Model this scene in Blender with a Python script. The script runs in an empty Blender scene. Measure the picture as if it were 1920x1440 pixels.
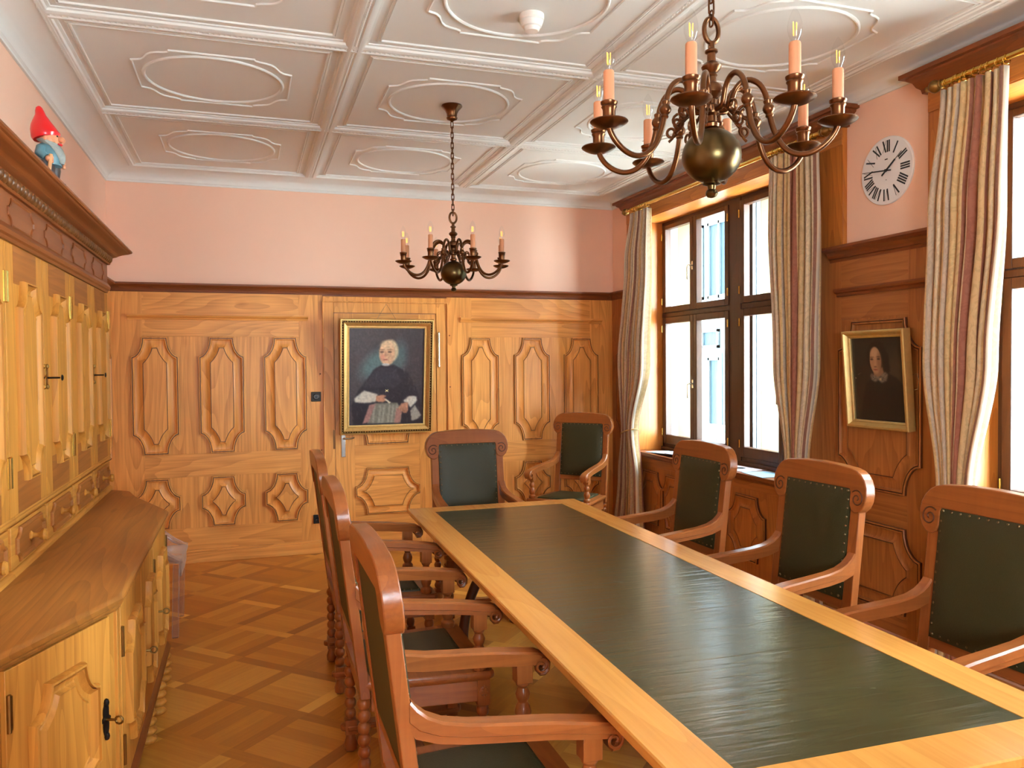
import bpy, bmesh, math, random
import numpy as np
from mathutils import Vector, Matrix

random.seed(7)
S = bpy.context.scene
COL = S.collection
PI = math.pi

# ------------------------------------------------------------------ camera
YAW, PIT, ROL, FPX, HCAM = math.radians(18.531), math.radians(1.4416), math.radians(-0.4954), 1488.06, 1.6
fw = Vector((math.sin(YAW)*math.cos(PIT), math.cos(YAW)*math.cos(PIT), -math.sin(PIT)))
r0 = Vector((math.cos(YAW), -math.sin(YAW), 0)); u0 = r0.cross(fw)
cr = math.cos(ROL)*r0 + math.sin(ROL)*u0
cu = -math.sin(ROL)*r0 + math.cos(ROL)*u0
cam = bpy.data.cameras.new('camera'); camo = bpy.data.objects.new('camera', cam); COL.objects.link(camo)
cam.sensor_fit = 'HORIZONTAL'; cam.sensor_width = 36.0; cam.lens = FPX/1920*36.0
cam.clip_start = 0.02; cam.clip_end = 200
camo.matrix_world = Matrix(((cr.x, cu.x, -fw.x, 0), (cr.y, cu.y, -fw.y, 0), (cr.z, cu.z, -fw.z, HCAM), (0, 0, 0, 1)))
S.camera = camo

# ------------------------------------------------------------------ sky, portals, exposure
SKY = 16.0
w = bpy.data.worlds.new('sky'); S.world = w; w.use_nodes = True
bg = w.node_tree.nodes['Background']
bg.inputs[0].default_value = (0.72, 0.89, 1.0, 1); bg.inputs[1].default_value = SKY

def portal(loc, rot, sx, sy):
    l = bpy.data.lights.new('window_portal', 'AREA'); l.shape = 'RECTANGLE'; l.size = sx; l.size_y = sy
    l.cycles.is_portal = True
    o = bpy.data.objects.new('window_portal', l); o.location = loc; o.rotation_euler = rot; COL.objects.link(o)
portal((3.99, 5.26, 1.84), (0, PI/2, 0), 2.05, 2.32)
portal((3.99, 1.87, 1.84), (0, PI/2, 0), 2.05, 2.32)
portal((0.5, -1.73, 1.7), (PI/2, 0, 0), 1.1, 1.0)  # portal of the unseen rear window, added as fill light
sun = bpy.data.lights.new('sun', 'SUN'); sun.energy = 70.0; sun.angle = 0.02; sun.color = (1.0, 0.95, 0.86)
suno = bpy.data.objects.new('sun', sun); COL.objects.link(suno); suno.location = (8, 12, 20)
suno.rotation_euler = Vector((0.12, -0.62, -0.77)).to_track_quat('-Z', 'Y').to_euler()
S.view_settings.view_transform = 'Standard'; S.view_settings.look = 'None'
S.view_settings.gamma = 1.0; S.view_settings.use_curve_mapping = False
S.view_settings.exposure = 1.75
S.cycles.max_bounces = 12; S.cycles.diffuse_bounces = 8; S.cycles.glossy_bounces = 4
S.cycles.transparent_max_bounces = 16; S.cycles.transmission_bounces = 8
S.cycles.caustics_reflective = False; S.cycles.caustics_refractive = False
S.cycles.sample_clamp_indirect = 6.0

# ------------------------------------------------------------------ room numbers
XL, XR, YB, YF = -1.02, 3.36, 6.945, -1.6
ZC, ZW = 3.165, 3.078          # ceiling, foot of the cove

# ------------------------------------------------------------------ helpers
def srgb(r, g, b):
    f = lambda c: (c/255/12.92) if c/255 <= 0.04045 else ((c/255+0.055)/1.055)**2.4
    return (f(r), f(g), f(b), 1)

class MB:
    """collects shapes and becomes ONE mesh object"""
    def __init__(s): s.v = []; s.f = []; s.uv = None; s.M = None
    def add(s, vs, fs):
        o = len(s.v)
        if s.M is not None: vs = [tuple(s.M @ Vector(p)) for p in vs]
        s.v.extend([tuple(p) for p in vs]); s.f.extend([tuple(i+o for i in f) for f in fs])
    def box(s, x0, x1, y0, y1, z0, z1):
        s.add([(x0,y0,z0),(x1,y0,z0),(x1,y1,z0),(x0,y1,z0),(x0,y0,z1),(x1,y0,z1),(x1,y1,z1),(x0,y1,z1)],
              [(0,3,2,1),(4,5,6,7),(0,1,5,4),(1,2,6,5),(2,3,7,6),(3,0,4,7)])
    def prism(s, poly, axis, lo, hi):
        n = len(poly)
        if axis == 'z': P = lambda a, b, c: (a, b, c)
        elif axis == 'y': P = lambda a, b, c: (a, c, b)
        else: P = lambda a, b, c: (c, a, b)
        s.add([P(a,b,lo) for a,b in poly]+[P(a,b,hi) for a,b in poly],
              [tuple(range(n))[::-1], tuple(range(n,2*n))]+[(i,(i+1)%n,n+(i+1)%n,n+i) for i in range(n)])
    def loft(s, loops, closed=True, cap0=True, cap1=True):
        n = len(loops[0]); vs = [p for L in loops for p in L]; fs = []
        for k in range(len(loops)-1):
            for i in range(n if closed else n-1):
                j = (i+1) % n
                fs.append((k*n+i, k*n+j, (k+1)*n+j, (k+1)*n+i))
        if closed and cap0: fs.append(tuple(range(n))[::-1])
        if closed and cap1: fs.append(tuple(range((len(loops)-1)*n, len(loops)*n)))
        s.add(vs, fs)
    def lathe(s, prof, c=(0,0,0), n=20, axis=(0,0,1), cap=True):
        a = Vector(axis).normalized()
        t = Vector((1,0,0)) if abs(a.x) < 0.9 else Vector((0,1,0))
        e1 = a.cross(t).normalized(); e2 = a.cross(e1); c = Vector(c)
        loops = [[c+a*z+e1*(max(r,1e-5)*math.cos(2*PI*i/n))+e2*(max(r,1e-5)*math.sin(2*PI*i/n)) for i in range(n)] for r,z in prof]
        s.loft(loops, True, cap, cap)
    def tube(s, pts, r, n=8, closed=False, flat=None):
        P = [Vector(p) for p in pts]; m = len(P)
        R = r if isinstance(r, (list, tuple)) else [r]*m
        T = []
        for i in range(m):
            if closed: t = P[(i+1)%m]-P[i-1]
            else: t = P[min(i+1,m-1)]-P[max(i-1,0)]
            T.append(t.normalized() if t.length > 0 else Vector((0,0,1)))
        up = Vector((0,0,1)) if abs(T[0].z) < 0.9 else Vector((1,0,0))
        e = (up-T[0]*up.dot(T[0])).normalized(); loops = []
        for i in range(m):
            e = e-T[i]*e.dot(T[i])
            if e.length < 1e-6: e = Vector((1,0,0))-T[i]*T[i].x
            e.normalize(); b = T[i].cross(e)
            fx = flat if flat else 1
            loops.append([P[i]+e*(R[i]*math.cos(2*PI*k/n))+b*(R[i]*fx*math.sin(2*PI*k/n)) for k in range(n)])
        if closed:
            loops.append(loops[0]); s.loft(loops, True, False, False)
        else: s.loft(loops)
    def sweep(s, path, prof, up, closed=False):
        """profile (u across, v along up) swept with mitres along a path lying in the plane normal to up"""
        P = [Vector(p) for p in path]; up = Vector(up); m = len(P); loops = []
        for i in range(m):
            if closed: a = (P[i]-P[i-1]).normalized(); b = (P[(i+1)%m]-P[i]).normalized()
            else:
                a = (P[i]-P[i-1]).normalized() if i > 0 else (P[1]-P[0]).normalized()
                b = (P[i+1]-P[i]).normalized() if i < m-1 else a
            sa = up.cross(a); sb = up.cross(b); sd = sa+sb
            sd = sd/(max(sd.length_squared/2, 0.2)) if sd.length > 1e-6 else sa
            loops.append([P[i]+sd*u+up*v for u,v in prof])
        if closed: loops.append(loops[0]); s.loft(loops, True, False, False)
        else: s.loft(loops)
    def ball(s, c, r, n=12, sc=(1,1,1)):
        c = Vector(c)
        loops = []
        for k in range(n//2+1):
            t = PI*k/(n//2); q = max(math.sin(t), 1e-3)
            loops.append([c+Vector((sc[0]*r*q*math.cos(2*PI*i/n), sc[1]*r*q*math.sin(2*PI*i/n), -sc[2]*r*math.cos(t))) for i in range(n)])
        s.loft(loops)
    def dome(s, c, r, nrm, h=0.6, n=6):
        s.lathe([(r,0),(r*0.8,r*h*0.6),(r*0.35,r*h)], c, n, nrm)

def build(name, mb, mat, parent=None, bevel=0, sharp=38, mats=None):
    me = bpy.data.meshes.new(name); me.from_pydata(mb.v, [], mb.f); me.update()
    bm = bmesh.new(); bm.from_mesh(me); bmesh.ops.recalc_face_normals(bm, faces=bm.faces); bm.to_mesh(me); bm.free()
    me.polygons.foreach_set('use_smooth', [True]*len(me.polygons))
    me.set_sharp_from_angle(angle=math.radians(sharp))
    me.materials.append(mat)
    o = bpy.data.objects.new(name, me); COL.objects.link(o)
    if parent is not None: o.parent = parent
    if bevel:
        b = o.modifiers.new('edge', 'BEVEL'); b.width = bevel; b.segments = 2; b.limit_method = 'ANGLE'; b.angle_limit = math.radians(40)
    return o
def tag(o, label, cat, group=None):
    o['label'] = label; o['category'] = cat
    if group: o['group'] = group
    return o
def thing(name, label, cat, loc=(0,0,0), rz=0, group=None):
    o = bpy.data.objects.new(name, None); o.empty_display_size = 0.1; COL.objects.link(o)
    o.location = loc; o.rotation_euler = (0,0,rz)
    return tag(o, label, cat, group)
def struct(name, mb, mat, parent=None, **k):
    o = build(name, mb, mat, parent, **k)
    if parent is None: o['kind'] = 'structure'
    return o
def copy_tree(o, parent=None):
    c = o.copy(); COL.objects.link(c)
    if parent is not None: c.parent = parent
    for ch in list(o.children): copy_tree(ch, c)
    return c

# ------------------------------------------------------------------ materials
def new_mat(name):
    m = bpy.data.materials.new(name); m.use_nodes = True
    return m, m.node_tree.nodes, m.node_tree.links, m.node_tree.nodes['Principled BSDF']
def plain(name, col, rough=0.5, metal=0, bump=0, bscale=60, var=0.0, coat=0, spec=0.5):
    m, N, L, b = new_mat(name)
    b.inputs['Base Color'].default_value = col; b.inputs['Roughness'].default_value = rough; b.inputs['Metallic'].default_value = metal
    b.inputs['Coat Weight'].default_value = coat; b.inputs['Specular IOR Level'].default_value = spec
    tc = N.new('ShaderNodeTexCoord'); no = N.new('ShaderNodeTexNoise'); no.inputs['Scale'].default_value = bscale; no.inputs['Detail'].default_value = 4
    L.new(tc.outputs['Object'], no.inputs['Vector'])
    if var:
        mx = N.new('ShaderNodeMix'); mx.data_type = 'RGBA'
        mx.inputs[6].default_value = tuple(c*(1-var) for c in col[:3])+(1,); mx.inputs[7].default_value = tuple(min(1,c*(1+var)) for c in col[:3])+(1,)
        L.new(no.outputs['Fac'], mx.inputs[0]); L.new(mx.outputs[2], b.inputs['Base Color'])
    if bump:
        bu = N.new('ShaderNodeBump'); bu.inputs['Strength'].default_value = bump; bu.inputs['Distance'].default_value = 0.01
        L.new(no.outputs['Fac'], bu.inputs['Height']); L.new(bu.outputs['Normal'], b.inputs['Normal'])
    return m
def math_node(N, L, op, a, b=None):
    n = N.new('ShaderNodeMath'); n.operation = op
    for i, x in enumerate((a, b)):
        if x is None: continue
        if isinstance(x, (int, float)): n.inputs[i].default_value = x
        else: L.new(x, n.inputs[i])
    return n.outputs[0]
def wood(name, light, dark, axis, rough=0.32, ring=9.0, grain=0.5, coat=0.0, patch=0.25, bump=0.05, curl=0.0, spec=0.35):
    m, N, L, b = new_mat(name)
    tc = N.new('ShaderNodeTexCoord'); oi = N.new('ShaderNodeObjectInfo')
    off = N.new('ShaderNodeVectorMath'); off.operation = 'SCALE'; off.inputs[0].default_value = (17, 29, 41)
    L.new(oi.outputs['Random'], off.inputs['Scale'])
    ad = N.new('ShaderNodeVectorMath'); ad.operation = 'ADD'
    L.new(tc.outputs['Object'], ad.inputs[0]); L.new(off.outputs[0], ad.inputs[1])
    def mapped(long_s, cross_s):
        mp = N.new('ShaderNodeMapping'); sc = [cross_s]*3; sc['xyz'.index(axis)] = long_s
        mp.inputs['Scale'].default_value = sc; L.new(ad.outputs[0], mp.inputs['Vector']); return mp.outputs[0]
    def noise(vec, scale, det=2, dist=0):
        n = N.new('ShaderNodeTexNoise'); n.inputs['Scale'].default_value = scale; n.inputs['Detail'].default_value = det; n.inputs['Distortion'].default_value = dist
        L.new(vec, n.inputs['Vector']); return n.outputs['Fac']
    big = noise(mapped(0.42, 3.4), 1.0, 1.5)
    rings = math_node(N, L, 'FRACT', math_node(N, L, 'MULTIPLY', big, ring*2.2))
    rings = math_node(N, L, 'POWER', rings, 1.6)
    fine = noise(mapped(2.2, 80), 1.0, 4)
    mr = N.new('ShaderNodeMapRange'); mr.inputs['From Min'].default_value = 0.33; mr.inputs['From Max'].default_value = 0.68; L.new(fine, mr.inputs['Value']); fine = mr.outputs[0]
    pat = noise(mapped(1.2, 2.4), 1.6, 3)
    f = math_node(N, L, 'ADD', math_node(N, L, 'MULTIPLY', rings, grain*0.62), math_node(N, L, 'MULTIPLY', fine, grain*0.62))
    f = math_node(N, L, 'ADD', f, math_node(N, L, 'MULTIPLY', math_node(N, L, 'SUBTRACT', pat, 0.5), patch*2))
    if curl:
        ax2 = 'xyz'.index(axis)
        mp = N.new('ShaderNodeMapping'); sc = [6.0]*3; sc[ax2] = 38.0
        mp.inputs['Scale'].default_value = sc; L.new(ad.outputs[0], mp.inputs['Vector'])
        f = math_node(N, L, 'ADD', f, math_node(N, L, 'MULTIPLY', math_node(N, L, 'SUBTRACT', noise(mp.outputs[0], 1.0, 2), 0.5), curl))
    # a few knots
    vo = N.new('ShaderNodeTexVoronoi'); vo.inputs['Scale'].default_value = 1.0
    L.new(mapped(1.6, 3.0), vo.inputs['Vector'])
    kn = N.new('ShaderNodeMapRange'); kn.inputs['From Min'].default_value = 0.03; kn.inputs['From Max'].default_value = 0.10
    kn.inputs['To Min'].default_value = 0.55; kn.inputs['To Max'].default_value = 0.0; L.new(vo.outputs['Distance'], kn.inputs['Value'])
    f = math_node(N, L, 'ADD', f, math_node(N, L, 'MULTIPLY', kn.outputs[0], grain))
    cl = N.new('ShaderNodeClamp'); L.new(f, cl.inputs['Value'])
    mx = N.new('ShaderNodeMix'); mx.data_type = 'RGBA'; mx.inputs[6].default_value = light; mx.inputs[7].default_value = dark
    L.new(cl.outputs[0], mx.inputs[0]); L.new(mx.outputs[2], b.inputs['Base Color'])
    b.inputs['Roughness'].default_value = rough; b.inputs['Coat Weight'].default_value = coat; b.inputs['Coat Roughness'].default_value = 0.18; b.inputs['Specular IOR Level'].default_value = spec
    bu = N.new('ShaderNodeBump'); bu.inputs['Strength'].default_value = bump; bu.inputs['Distance'].default_value = 0.004
    L.new(fine, bu.inputs['Height']); L.new(bu.outputs['Normal'], b.inputs['Normal'])
    return m
def woodset(name, light, dark, **k): return {a: wood(name+'_'+a, light, dark, a, **k) for a in 'xyz'}

PINE = woodset('wainscot_pine', srgb(238,166,86), srgb(168,94,38), rough=0.36, ring=8, grain=0.5, patch=0.25, spec=0.3)
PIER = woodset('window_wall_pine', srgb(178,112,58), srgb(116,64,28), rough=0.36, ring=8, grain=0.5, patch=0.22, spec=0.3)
DADO = woodset('dado_pine', srgb(134,72,34), srgb(88,44,20), rough=0.36, ring=8, grain=0.5, patch=0.2)
CAB = woodset('cabinet_pine', srgb(206,140,58), srgb(140,80,26), rough=0.46, ring=8, grain=0.5, patch=0.15, spec=0.22)
CABR = woodset('cabinet_rail', srgb(168,102,44), srgb(112,60,24), rough=0.46, ring=8, grain=0.5, patch=0.2, spec=0.22)
CROWN = woodset('cabinet_crown', srgb(138,74,34), srgb(88,44,20), rough=0.34, ring=6, grain=0.45, patch=0.15)
CTOP = woodset('counter_top', srgb(174,110,44), srgb(122,72,28), rough=0.46, ring=7, grain=0.55, patch=0.2, spec=0.3)
CHAIR = woodset('chair_birch', srgb(160,92,44), srgb(102,50,22), rough=0.28, ring=5, grain=0.4, patch=0.2, coat=0.1, curl=0.3)
TABLE = woodset('table_birch', srgb(224,160,78), srgb(186,114,46), rough=0.24, ring=4, grain=0.4, patch=0.2, coat=0.2)
TDARK = woodset('table_dark', srgb(96,48,24), srgb(54,26,14), rough=0.3, ring=5, grain=0.4, coat=0.2)
WINW = woodset('window_wood', srgb(82,52,34), srgb(52,32,20), rough=0.4, ring=6, grain=0.5, patch=0.15)
JAMB = woodset('jamb_pine', srgb(202,126,54), srgb(146,80,30), rough=0.36, ring=8, grain=0.6, patch=0.2)
M_PINK = plain('pink_plaster', srgb(242,198,172), 0.85, bump=0.05, bscale=220, var=0.015)
M_WHITE = plain('white_plaster', srgb(228,229,224), 0.8, bump=0.03, bscale=150, var=0.01)
M_BRASS = plain('brass', srgb(214,178,92), 0.22, 1.0, var=0.1, bscale=30)
M_OLDBRASS = plain('old_brass', srgb(150,118,66), 0.35, 1.0, var=0.2, bscale=40)
M_BRONZE = plain('aged_bronze', srgb(116,78,50), 0.3, 1.0, var=0.25, bscale=22)
M_BRONZE2 = plain('aged_bronze_ball', srgb(96,78,48), 0.3, 1.0, var=0.2, bscale=9)
M_IRON = plain('dark_iron', srgb(48,42,38), 0.4, 0.8)
M_STEEL = plain('nickel', srgb(190,186,178), 0.25, 1.0)
M_BLACK = plain('black_plastic', srgb(24,24,25), 0.35)
M_LEATHER = plain('green_leather', srgb(56,54,31), 0.45, bump=0.12, bscale=260, var=0.16, spec=0.35)
M_STUD = plain('bronze_stud', srgb(120,104,76), 0.3, 1.0)
M_CANDLE = plain('candle_sleeve', srgb(212,146,104), 0.55)
M_GOLD = plain('gilt', srgb(222,182,112), 0.4, 0.8, var=0.2, bscale=45)
M_GOLD2 = plain('pale_gilt', srgb(206,176,112), 0.4, 0.7, var=0.15, bscale=40)
M_DGOLD = plain('dark_gilt', srgb(96,66,30), 0.5, 0.6, var=0.25, bscale=120)
M_PLASTIC = plain('white_plastic', srgb(238,234,226), 0.4)
M_PAPER = plain('paper', srgb(226,230,236), 0.5)
M_WHITEPAINT = plain('white_paint', srgb(236,240,240), 0.5)

def glass(name, tint=(1,1,1,1), refl=0.35):
    m, N, L, b = new_mat(name); N.remove(b)
    out = N['Material Output']; tr = N.new('ShaderNodeBsdfTransparent'); tr.inputs[0].default_value = tint
    gl = N.new('ShaderNodeBsdfGlossy'); gl.inputs['Roughness'].default_value = 0.03
    lw = N.new('ShaderNodeLayerWeight'); lw.inputs['Blend'].default_value = 0.5; ge = N.new('ShaderNodeNewGeometry')
    f = math_node(N, L, 'ADD', math_node(N, L, 'MULTIPLY', math_node(N, L, 'POWER', lw.outputs['Facing'], 3.0), refl), 0.03)
    f = math_node(N, L, 'MULTIPLY', f, math_node(N, L, 'SUBTRACT', 1.0, ge.outputs['Backfacing']))
    mx = N.new('ShaderNodeMixShader'); L.new(f, mx.inputs[0])
    L.new(tr.outputs[0], mx.inputs[1]); L.new(gl.outputs[0], mx.inputs[2]); L.new(mx.outputs[0], out.inputs[0])
    return m
M_PANE = glass('window_glass', (0.97,0.985,0.985,1), 0.3)
M_BULB = glass('bulb_glass', (0.98,0.98,0.98,1), 0.6)
m, N, L, b = new_mat('clear_acrylic'); N.remove(b)
tr = N.new('ShaderNodeBsdfTransparent'); tr.inputs[0].default_value = (.93,.90,.89,1)
gl = N.new('ShaderNodeBsdfGlossy'); gl.inputs['Roughness'].default_value = 0.08
di = N.new('ShaderNodeBsdfDiffuse'); di.inputs[0].default_value = (.9,.86,.84,1)
lw = N.new('ShaderNodeLayerWeight'); lw.inputs['Blend'].default_value = 0.5
m1 = N.new('ShaderNodeMixShader'); m1.inputs[0].default_value = .5; L.new(gl.outputs[0], m1.inputs[1]); L.new(di.outputs[0], m1.inputs[2])
m2 = N.new('ShaderNodeMixShader'); L.new(math_node(N, L, 'ADD', math_node(N, L, 'MULTIPLY', math_node(N, L, 'POWER', lw.outputs['Facing'], 1.6), .75), .07), m2.inputs[0])
L.new(tr.outputs[0], m2.inputs[1]); L.new(m1.outputs[0], m2.inputs[2]); L.new(m2.outputs[0], N['Material Output'].inputs[0])
M_ACRYL = m
m, N, L, b = new_mat('filament')
b.inputs['Base Color'].default_value = srgb(250,180,60); b.inputs['Emission Color'].default_value = srgb(255,190,90); b.inputs['Emission Strength'].default_value = 0.5
M_FIL = m

def parquet():
    m, N, L, b = new_mat('oak_parquet')
    tc = N.new('ShaderNodeTexCoord')
    mp = N.new('ShaderNodeMapping'); mp.inputs['Rotation'].default_value = (0,0,PI/4); mp.inputs['Location'].default_value = (0.13,0.05,0)
    L.new(tc.outputs['Object'], mp.inputs['Vector'])
    sp = N.new('ShaderNodeSeparateXYZ'); L.new(mp.outputs[0], sp.inputs[0])
    C = 0.40; Mx = lambda op, a, c=None: math_node(N, L, op, a, c)
    gx = Mx('DIVIDE', sp.outputs['X'], C); gy = Mx('DIVIDE', sp.outputs['Y'], C)
    ix = Mx('FLOOR', gx); iy = Mx('FLOOR', gy); fx = Mx('FRACT', gx); fy = Mx('FRACT', gy)
    # border strips inside each square
    bd = 0.165
    bx = Mx('LESS_THAN', fx, bd); by = Mx('LESS_THAN', fy, bd)
    border = Mx('MAXIMUM', bx, by)
    # inner block: alternating direction in halves
    par = Mx('FRACT', Mx('MULTIPLY', Mx('ADD', ix, iy), 0.5)); par = Mx('GREATER_THAN', par, 0.25)
    qx = Mx('FLOOR', Mx('MULTIPLY', Mx('SUBTRACT', fx, bd), 4/(1-bd))); qy = Mx('FLOOR', Mx('MULTIPLY', Mx('SUBTRACT', fy, bd), 4/(1-bd)))
    q = Mx('ADD', Mx('MULTIPLY', qx, par), Mx('MULTIPLY', qy, Mx('SUBTRACT', 1.0, par)))
    def white(cx_, cy_, cz_):
        cv = N.new('ShaderNodeCombineXYZ')
        for k_, v_ in enumerate((cx_, cy_, cz_)): L.new(v_, cv.inputs[k_])
        n_ = N.new('ShaderNodeTexWhiteNoise'); L.new(cv.outputs[0], n_.inputs['Vector']); return n_.outputs['Value']
    A_ = Mx('ADD', Mx('MULTIPLY', ix, 7.0), Mx('MULTIPLY', bx, 31.3)); B_ = Mx('ADD', Mx('MULTIPLY', iy, 11.0), Mx('MULTIPLY', by, 17.7))
    zero = Mx('MULTIPLY', border, 3.1)
    wsq = white(A_, B_, zero); wpl = white(A_, B_, Mx('ADD', Mx('MULTIPLY', q, Mx('SUBTRACT', 1.0, border)), 5.5))
    # grain along the plank
    dirx = Mx('MAXIMUM', Mx('MULTIPLY', Mx('SUBTRACT', 1.0, par), Mx('SUBTRACT', 1.0, border)), Mx('MULTIPLY', by, border))
    gm = N.new('ShaderNodeMix'); gm.data_type = 'VECTOR'; L.new(dirx, gm.inputs[0])
    m1 = N.new('ShaderNodeMapping'); m1.inputs['Scale'].default_value = (80,4,1); L.new(mp.outputs[0], m1.inputs['Vector'])
    m2 = N.new('ShaderNodeMapping'); m2.inputs['Scale'].default_value = (4,80,1); L.new(mp.outputs[0], m2.inputs['Vector'])
    L.new(m1.outputs[0], gm.inputs[4]); L.new(m2.outputs[0], gm.inputs[5])
    no = N.new('ShaderNodeTexNoise'); no.inputs['Scale'].default_value = 1.0; no.inputs['Detail'].default_value = 3; L.new(gm.outputs[1], no.inputs['Vector'])
    v = Mx('ADD', Mx('ADD', Mx('MULTIPLY', wsq, 0.34), Mx('MULTIPLY', wpl, 0.26)), Mx('ADD', Mx('MULTIPLY', no.outputs['Fac'], 0.28), 0.06))
    v = Mx('ADD', v, Mx('MULTIPLY', border, Mx('SUBTRACT', Mx('MULTIPLY', Mx('POWER', wpl, 5.0), 0.55), 0.16)))
    ra = N.new('ShaderNodeValToRGB'); L.new(v, ra.inputs[0])
    ra.color_ramp.elements[0].position = 0.05; ra.color_ramp.elements[0].color = srgb(146,84,24)
    ra.color_ramp.elements[1].position = 0.92; ra.color_ramp.elements[1].color = srgb(232,174,78)
    e = ra.color_ramp.elements.new(0.5); e.color = srgb(192,124,42)
    L.new(ra.outputs[0], b.inputs['Base Color']); b.inputs['Roughness'].default_value = 0.3
    return m
def table_leather():
    m, N, L, b = new_mat('table_leather')
    tc = N.new('ShaderNodeTexCoord')
    def noise(sc, scale, det=3, dist=0.0):
        mp = N.new('ShaderNodeMapping'); mp.inputs['Scale'].default_value = sc; L.new(tc.outputs['Object'], mp.inputs['Vector'])
        n = N.new('ShaderNodeTexNoise'); n.inputs['Scale'].default_value = scale; n.inputs['Detail'].default_value = det; n.inputs['Distortion'].default_value = dist
        L.new(mp.outputs[0], n.inputs['Vector']); return n.outputs['Fac']
    a = noise((1,1,1), 4, 5); st = noise((2.5,26,1), 1.0, 4, 0.6)
    mx = N.new('ShaderNodeMix'); mx.data_type = 'RGBA'; mx.inputs[6].default_value = srgb(50,50,28); mx.inputs[7].default_value = srgb(74,72,42)
    L.new(a, mx.inputs[0])
    # pale scuffs
    sc = noise((5,16,1), 1.3, 6, 1.2)
    mr = N.new('ShaderNodeMapRange'); mr.inputs['From Min'].default_value = 0.675; mr.inputs['From Max'].default_value = 0.72; mr.inputs['To Max'].default_value = 0.22
    L.new(sc, mr.inputs['Value'])
    m2 = N.new('ShaderNodeMix'); m2.data_type = 'RGBA'; m2.inputs[7].default_value = srgb(150,152,130)
    L.new(mr.outputs[0], m2.inputs[0]); L.new(mx.outputs[2], m2.inputs[6]); L.new(m2.outputs[2], b.inputs['Base Color'])
    rr = N.new('ShaderNodeMapRange'); rr.inputs['To Min'].default_value = 0.16; rr.inputs['To Max'].default_value = 0.28; L.new(st, rr.inputs['Value'])
    L.new(rr.outputs[0], b.inputs['Roughness'])
    bu = N.new('ShaderNodeBump'); bu.inputs['Strength'].default_value = 0.22; bu.inputs['Distance'].default_value = 0.01; b.inputs['Specular IOR Level'].default_value = 0.7
    L.new(st, bu.inputs['Height']); L.new(bu.outputs['Normal'], b.inputs['Normal'])
    return m
def curtain_mat():
    m, N, L, b = new_mat('striped_curtain')
    tc = N.new('ShaderNodeTexCoord'); sp = N.new('ShaderNodeSeparateXYZ'); L.new(tc.outputs['UV'], sp.inputs[0])
    rep = math_node(N, L, 'FRACT', math_node(N, L, 'MULTIPLY', sp.outputs['X'], 4.0))
    ra = N.new('ShaderNodeValToRGB'); ra.color_ramp.interpolation = 'CONSTANT'; L.new(rep, ra.inputs[0])
    cols = [(0,(222,190,140)),(0.12,(160,100,76)),(0.17,(228,194,138)),(0.28,(208,188,164)),(0.46,(232,210,172)),(0.54,(170,106,82)),(0.64,(228,196,140)),(0.72,(232,214,182)),(0.88,(156,108,88)),(0.93,(216,178,126))]
    els = ra.color_ramp.elements
    els[0].position = 0; els[0].color = srgb(*cols[0][1]); els[1].position = cols[1][0]; els[1].color = srgb(*cols[1][1])
    for p, c in cols[2:]:
        e = els.new(p); e.color = srgb(*c)
    # woven leaf figure
    mp = N.new('ShaderNodeMapping'); mp.inputs['Scale'].default_value = (22,30,1); L.new(tc.outputs['UV'], mp.inputs['Vector'])
    no = N.new('ShaderNodeTexNoise'); no.inputs['Scale'].default_value = 1.6; no.inputs['Detail'].default_value = 2; no.inputs['Distortion'].default_value = 2.5; L.new(mp.outputs[0], no.inputs['Vector'])
    fr = N.new('ShaderNodeMapRange'); fr.inputs['From Min'].default_value = 0.5; fr.inputs['From Max'].default_value = 0.55; fr.inputs['To Max'].default_value = 0.16; L.new(no.outputs['Fac'], fr.inputs['Value'])
    mx = N.new('ShaderNodeMix'); mx.data_type = 'RGBA'; mx.blend_type = 'MULTIPLY'; mx.inputs[7].default_value = srgb(150,120,100)
    L.new(fr.outputs[0], mx.inputs[0]); L.new(ra.outputs[0], mx.inputs[6])
    # white lining along both edges
    ed = math_node(N, L, 'GREATER_THAN', math_node(N, L, 'ABSOLUTE', math_node(N, L, 'SUBTRACT', sp.outputs['X'], 0.5)), 0.485)
    m2 = N.new('ShaderNodeMix'); m2.data_type = 'RGBA'; m2.inputs[7].default_value = srgb(232,222,200); L.new(ed, m2.inputs[0]); L.new(mx.outputs[2], m2.inputs[6])
    L.new(m2.outputs[2], b.inputs['Base Color']); b.inputs['Roughness'].default_value = 0.7
    b.inputs['Sheen Weight'].default_value = 0.2
    # cloth lets some daylight through
    out = N['Material Output']; tl = N.new('ShaderNodeBsdfTranslucent'); L.new(m2.outputs[2], tl.inputs[0])
    ms = N.new('ShaderNodeMixShader'); ms.inputs[0].default_value = 0.22
    L.new(b.outputs[0], ms.inputs[1]); L.new(tl.outputs[0], ms.inputs[2]); L.new(ms.outputs[0], out.inputs[0])
    return m
def vcol(name, rough=0.4, coat=0.0, bump=0.0):
    m, N, L, b = new_mat(name)
    a = N.new('ShaderNodeVertexColor'); a.layer_name = 'paint'; L.new(a.outputs[0], b.inputs['Base Color'])
    b.inputs['Roughness'].default_value = rough; b.inputs['Coat Weight'].default_value = coat
    if bump:
        tc = N.new('ShaderNodeTexCoord'); no = N.new('ShaderNodeTexNoise'); no.inputs['Scale'].default_value = 40; no.inputs['Detail'].default_value = 5
        L.new(tc.outputs['Object'], no.inputs['Vector'])
        bu = N.new('ShaderNodeBump'); bu.inputs['Strength'].default_value = bump; bu.inputs['Distance'].default_value = 0.01
        L.new(no.outputs['Fac'], bu.inputs['Height']); L.new(bu.outputs['Normal'], b.inputs['Normal'])
    return m
M_FLOOR = parquet(); M_TLEATHER = table_leather(); M_CURTAIN = curtain_mat()
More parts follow.
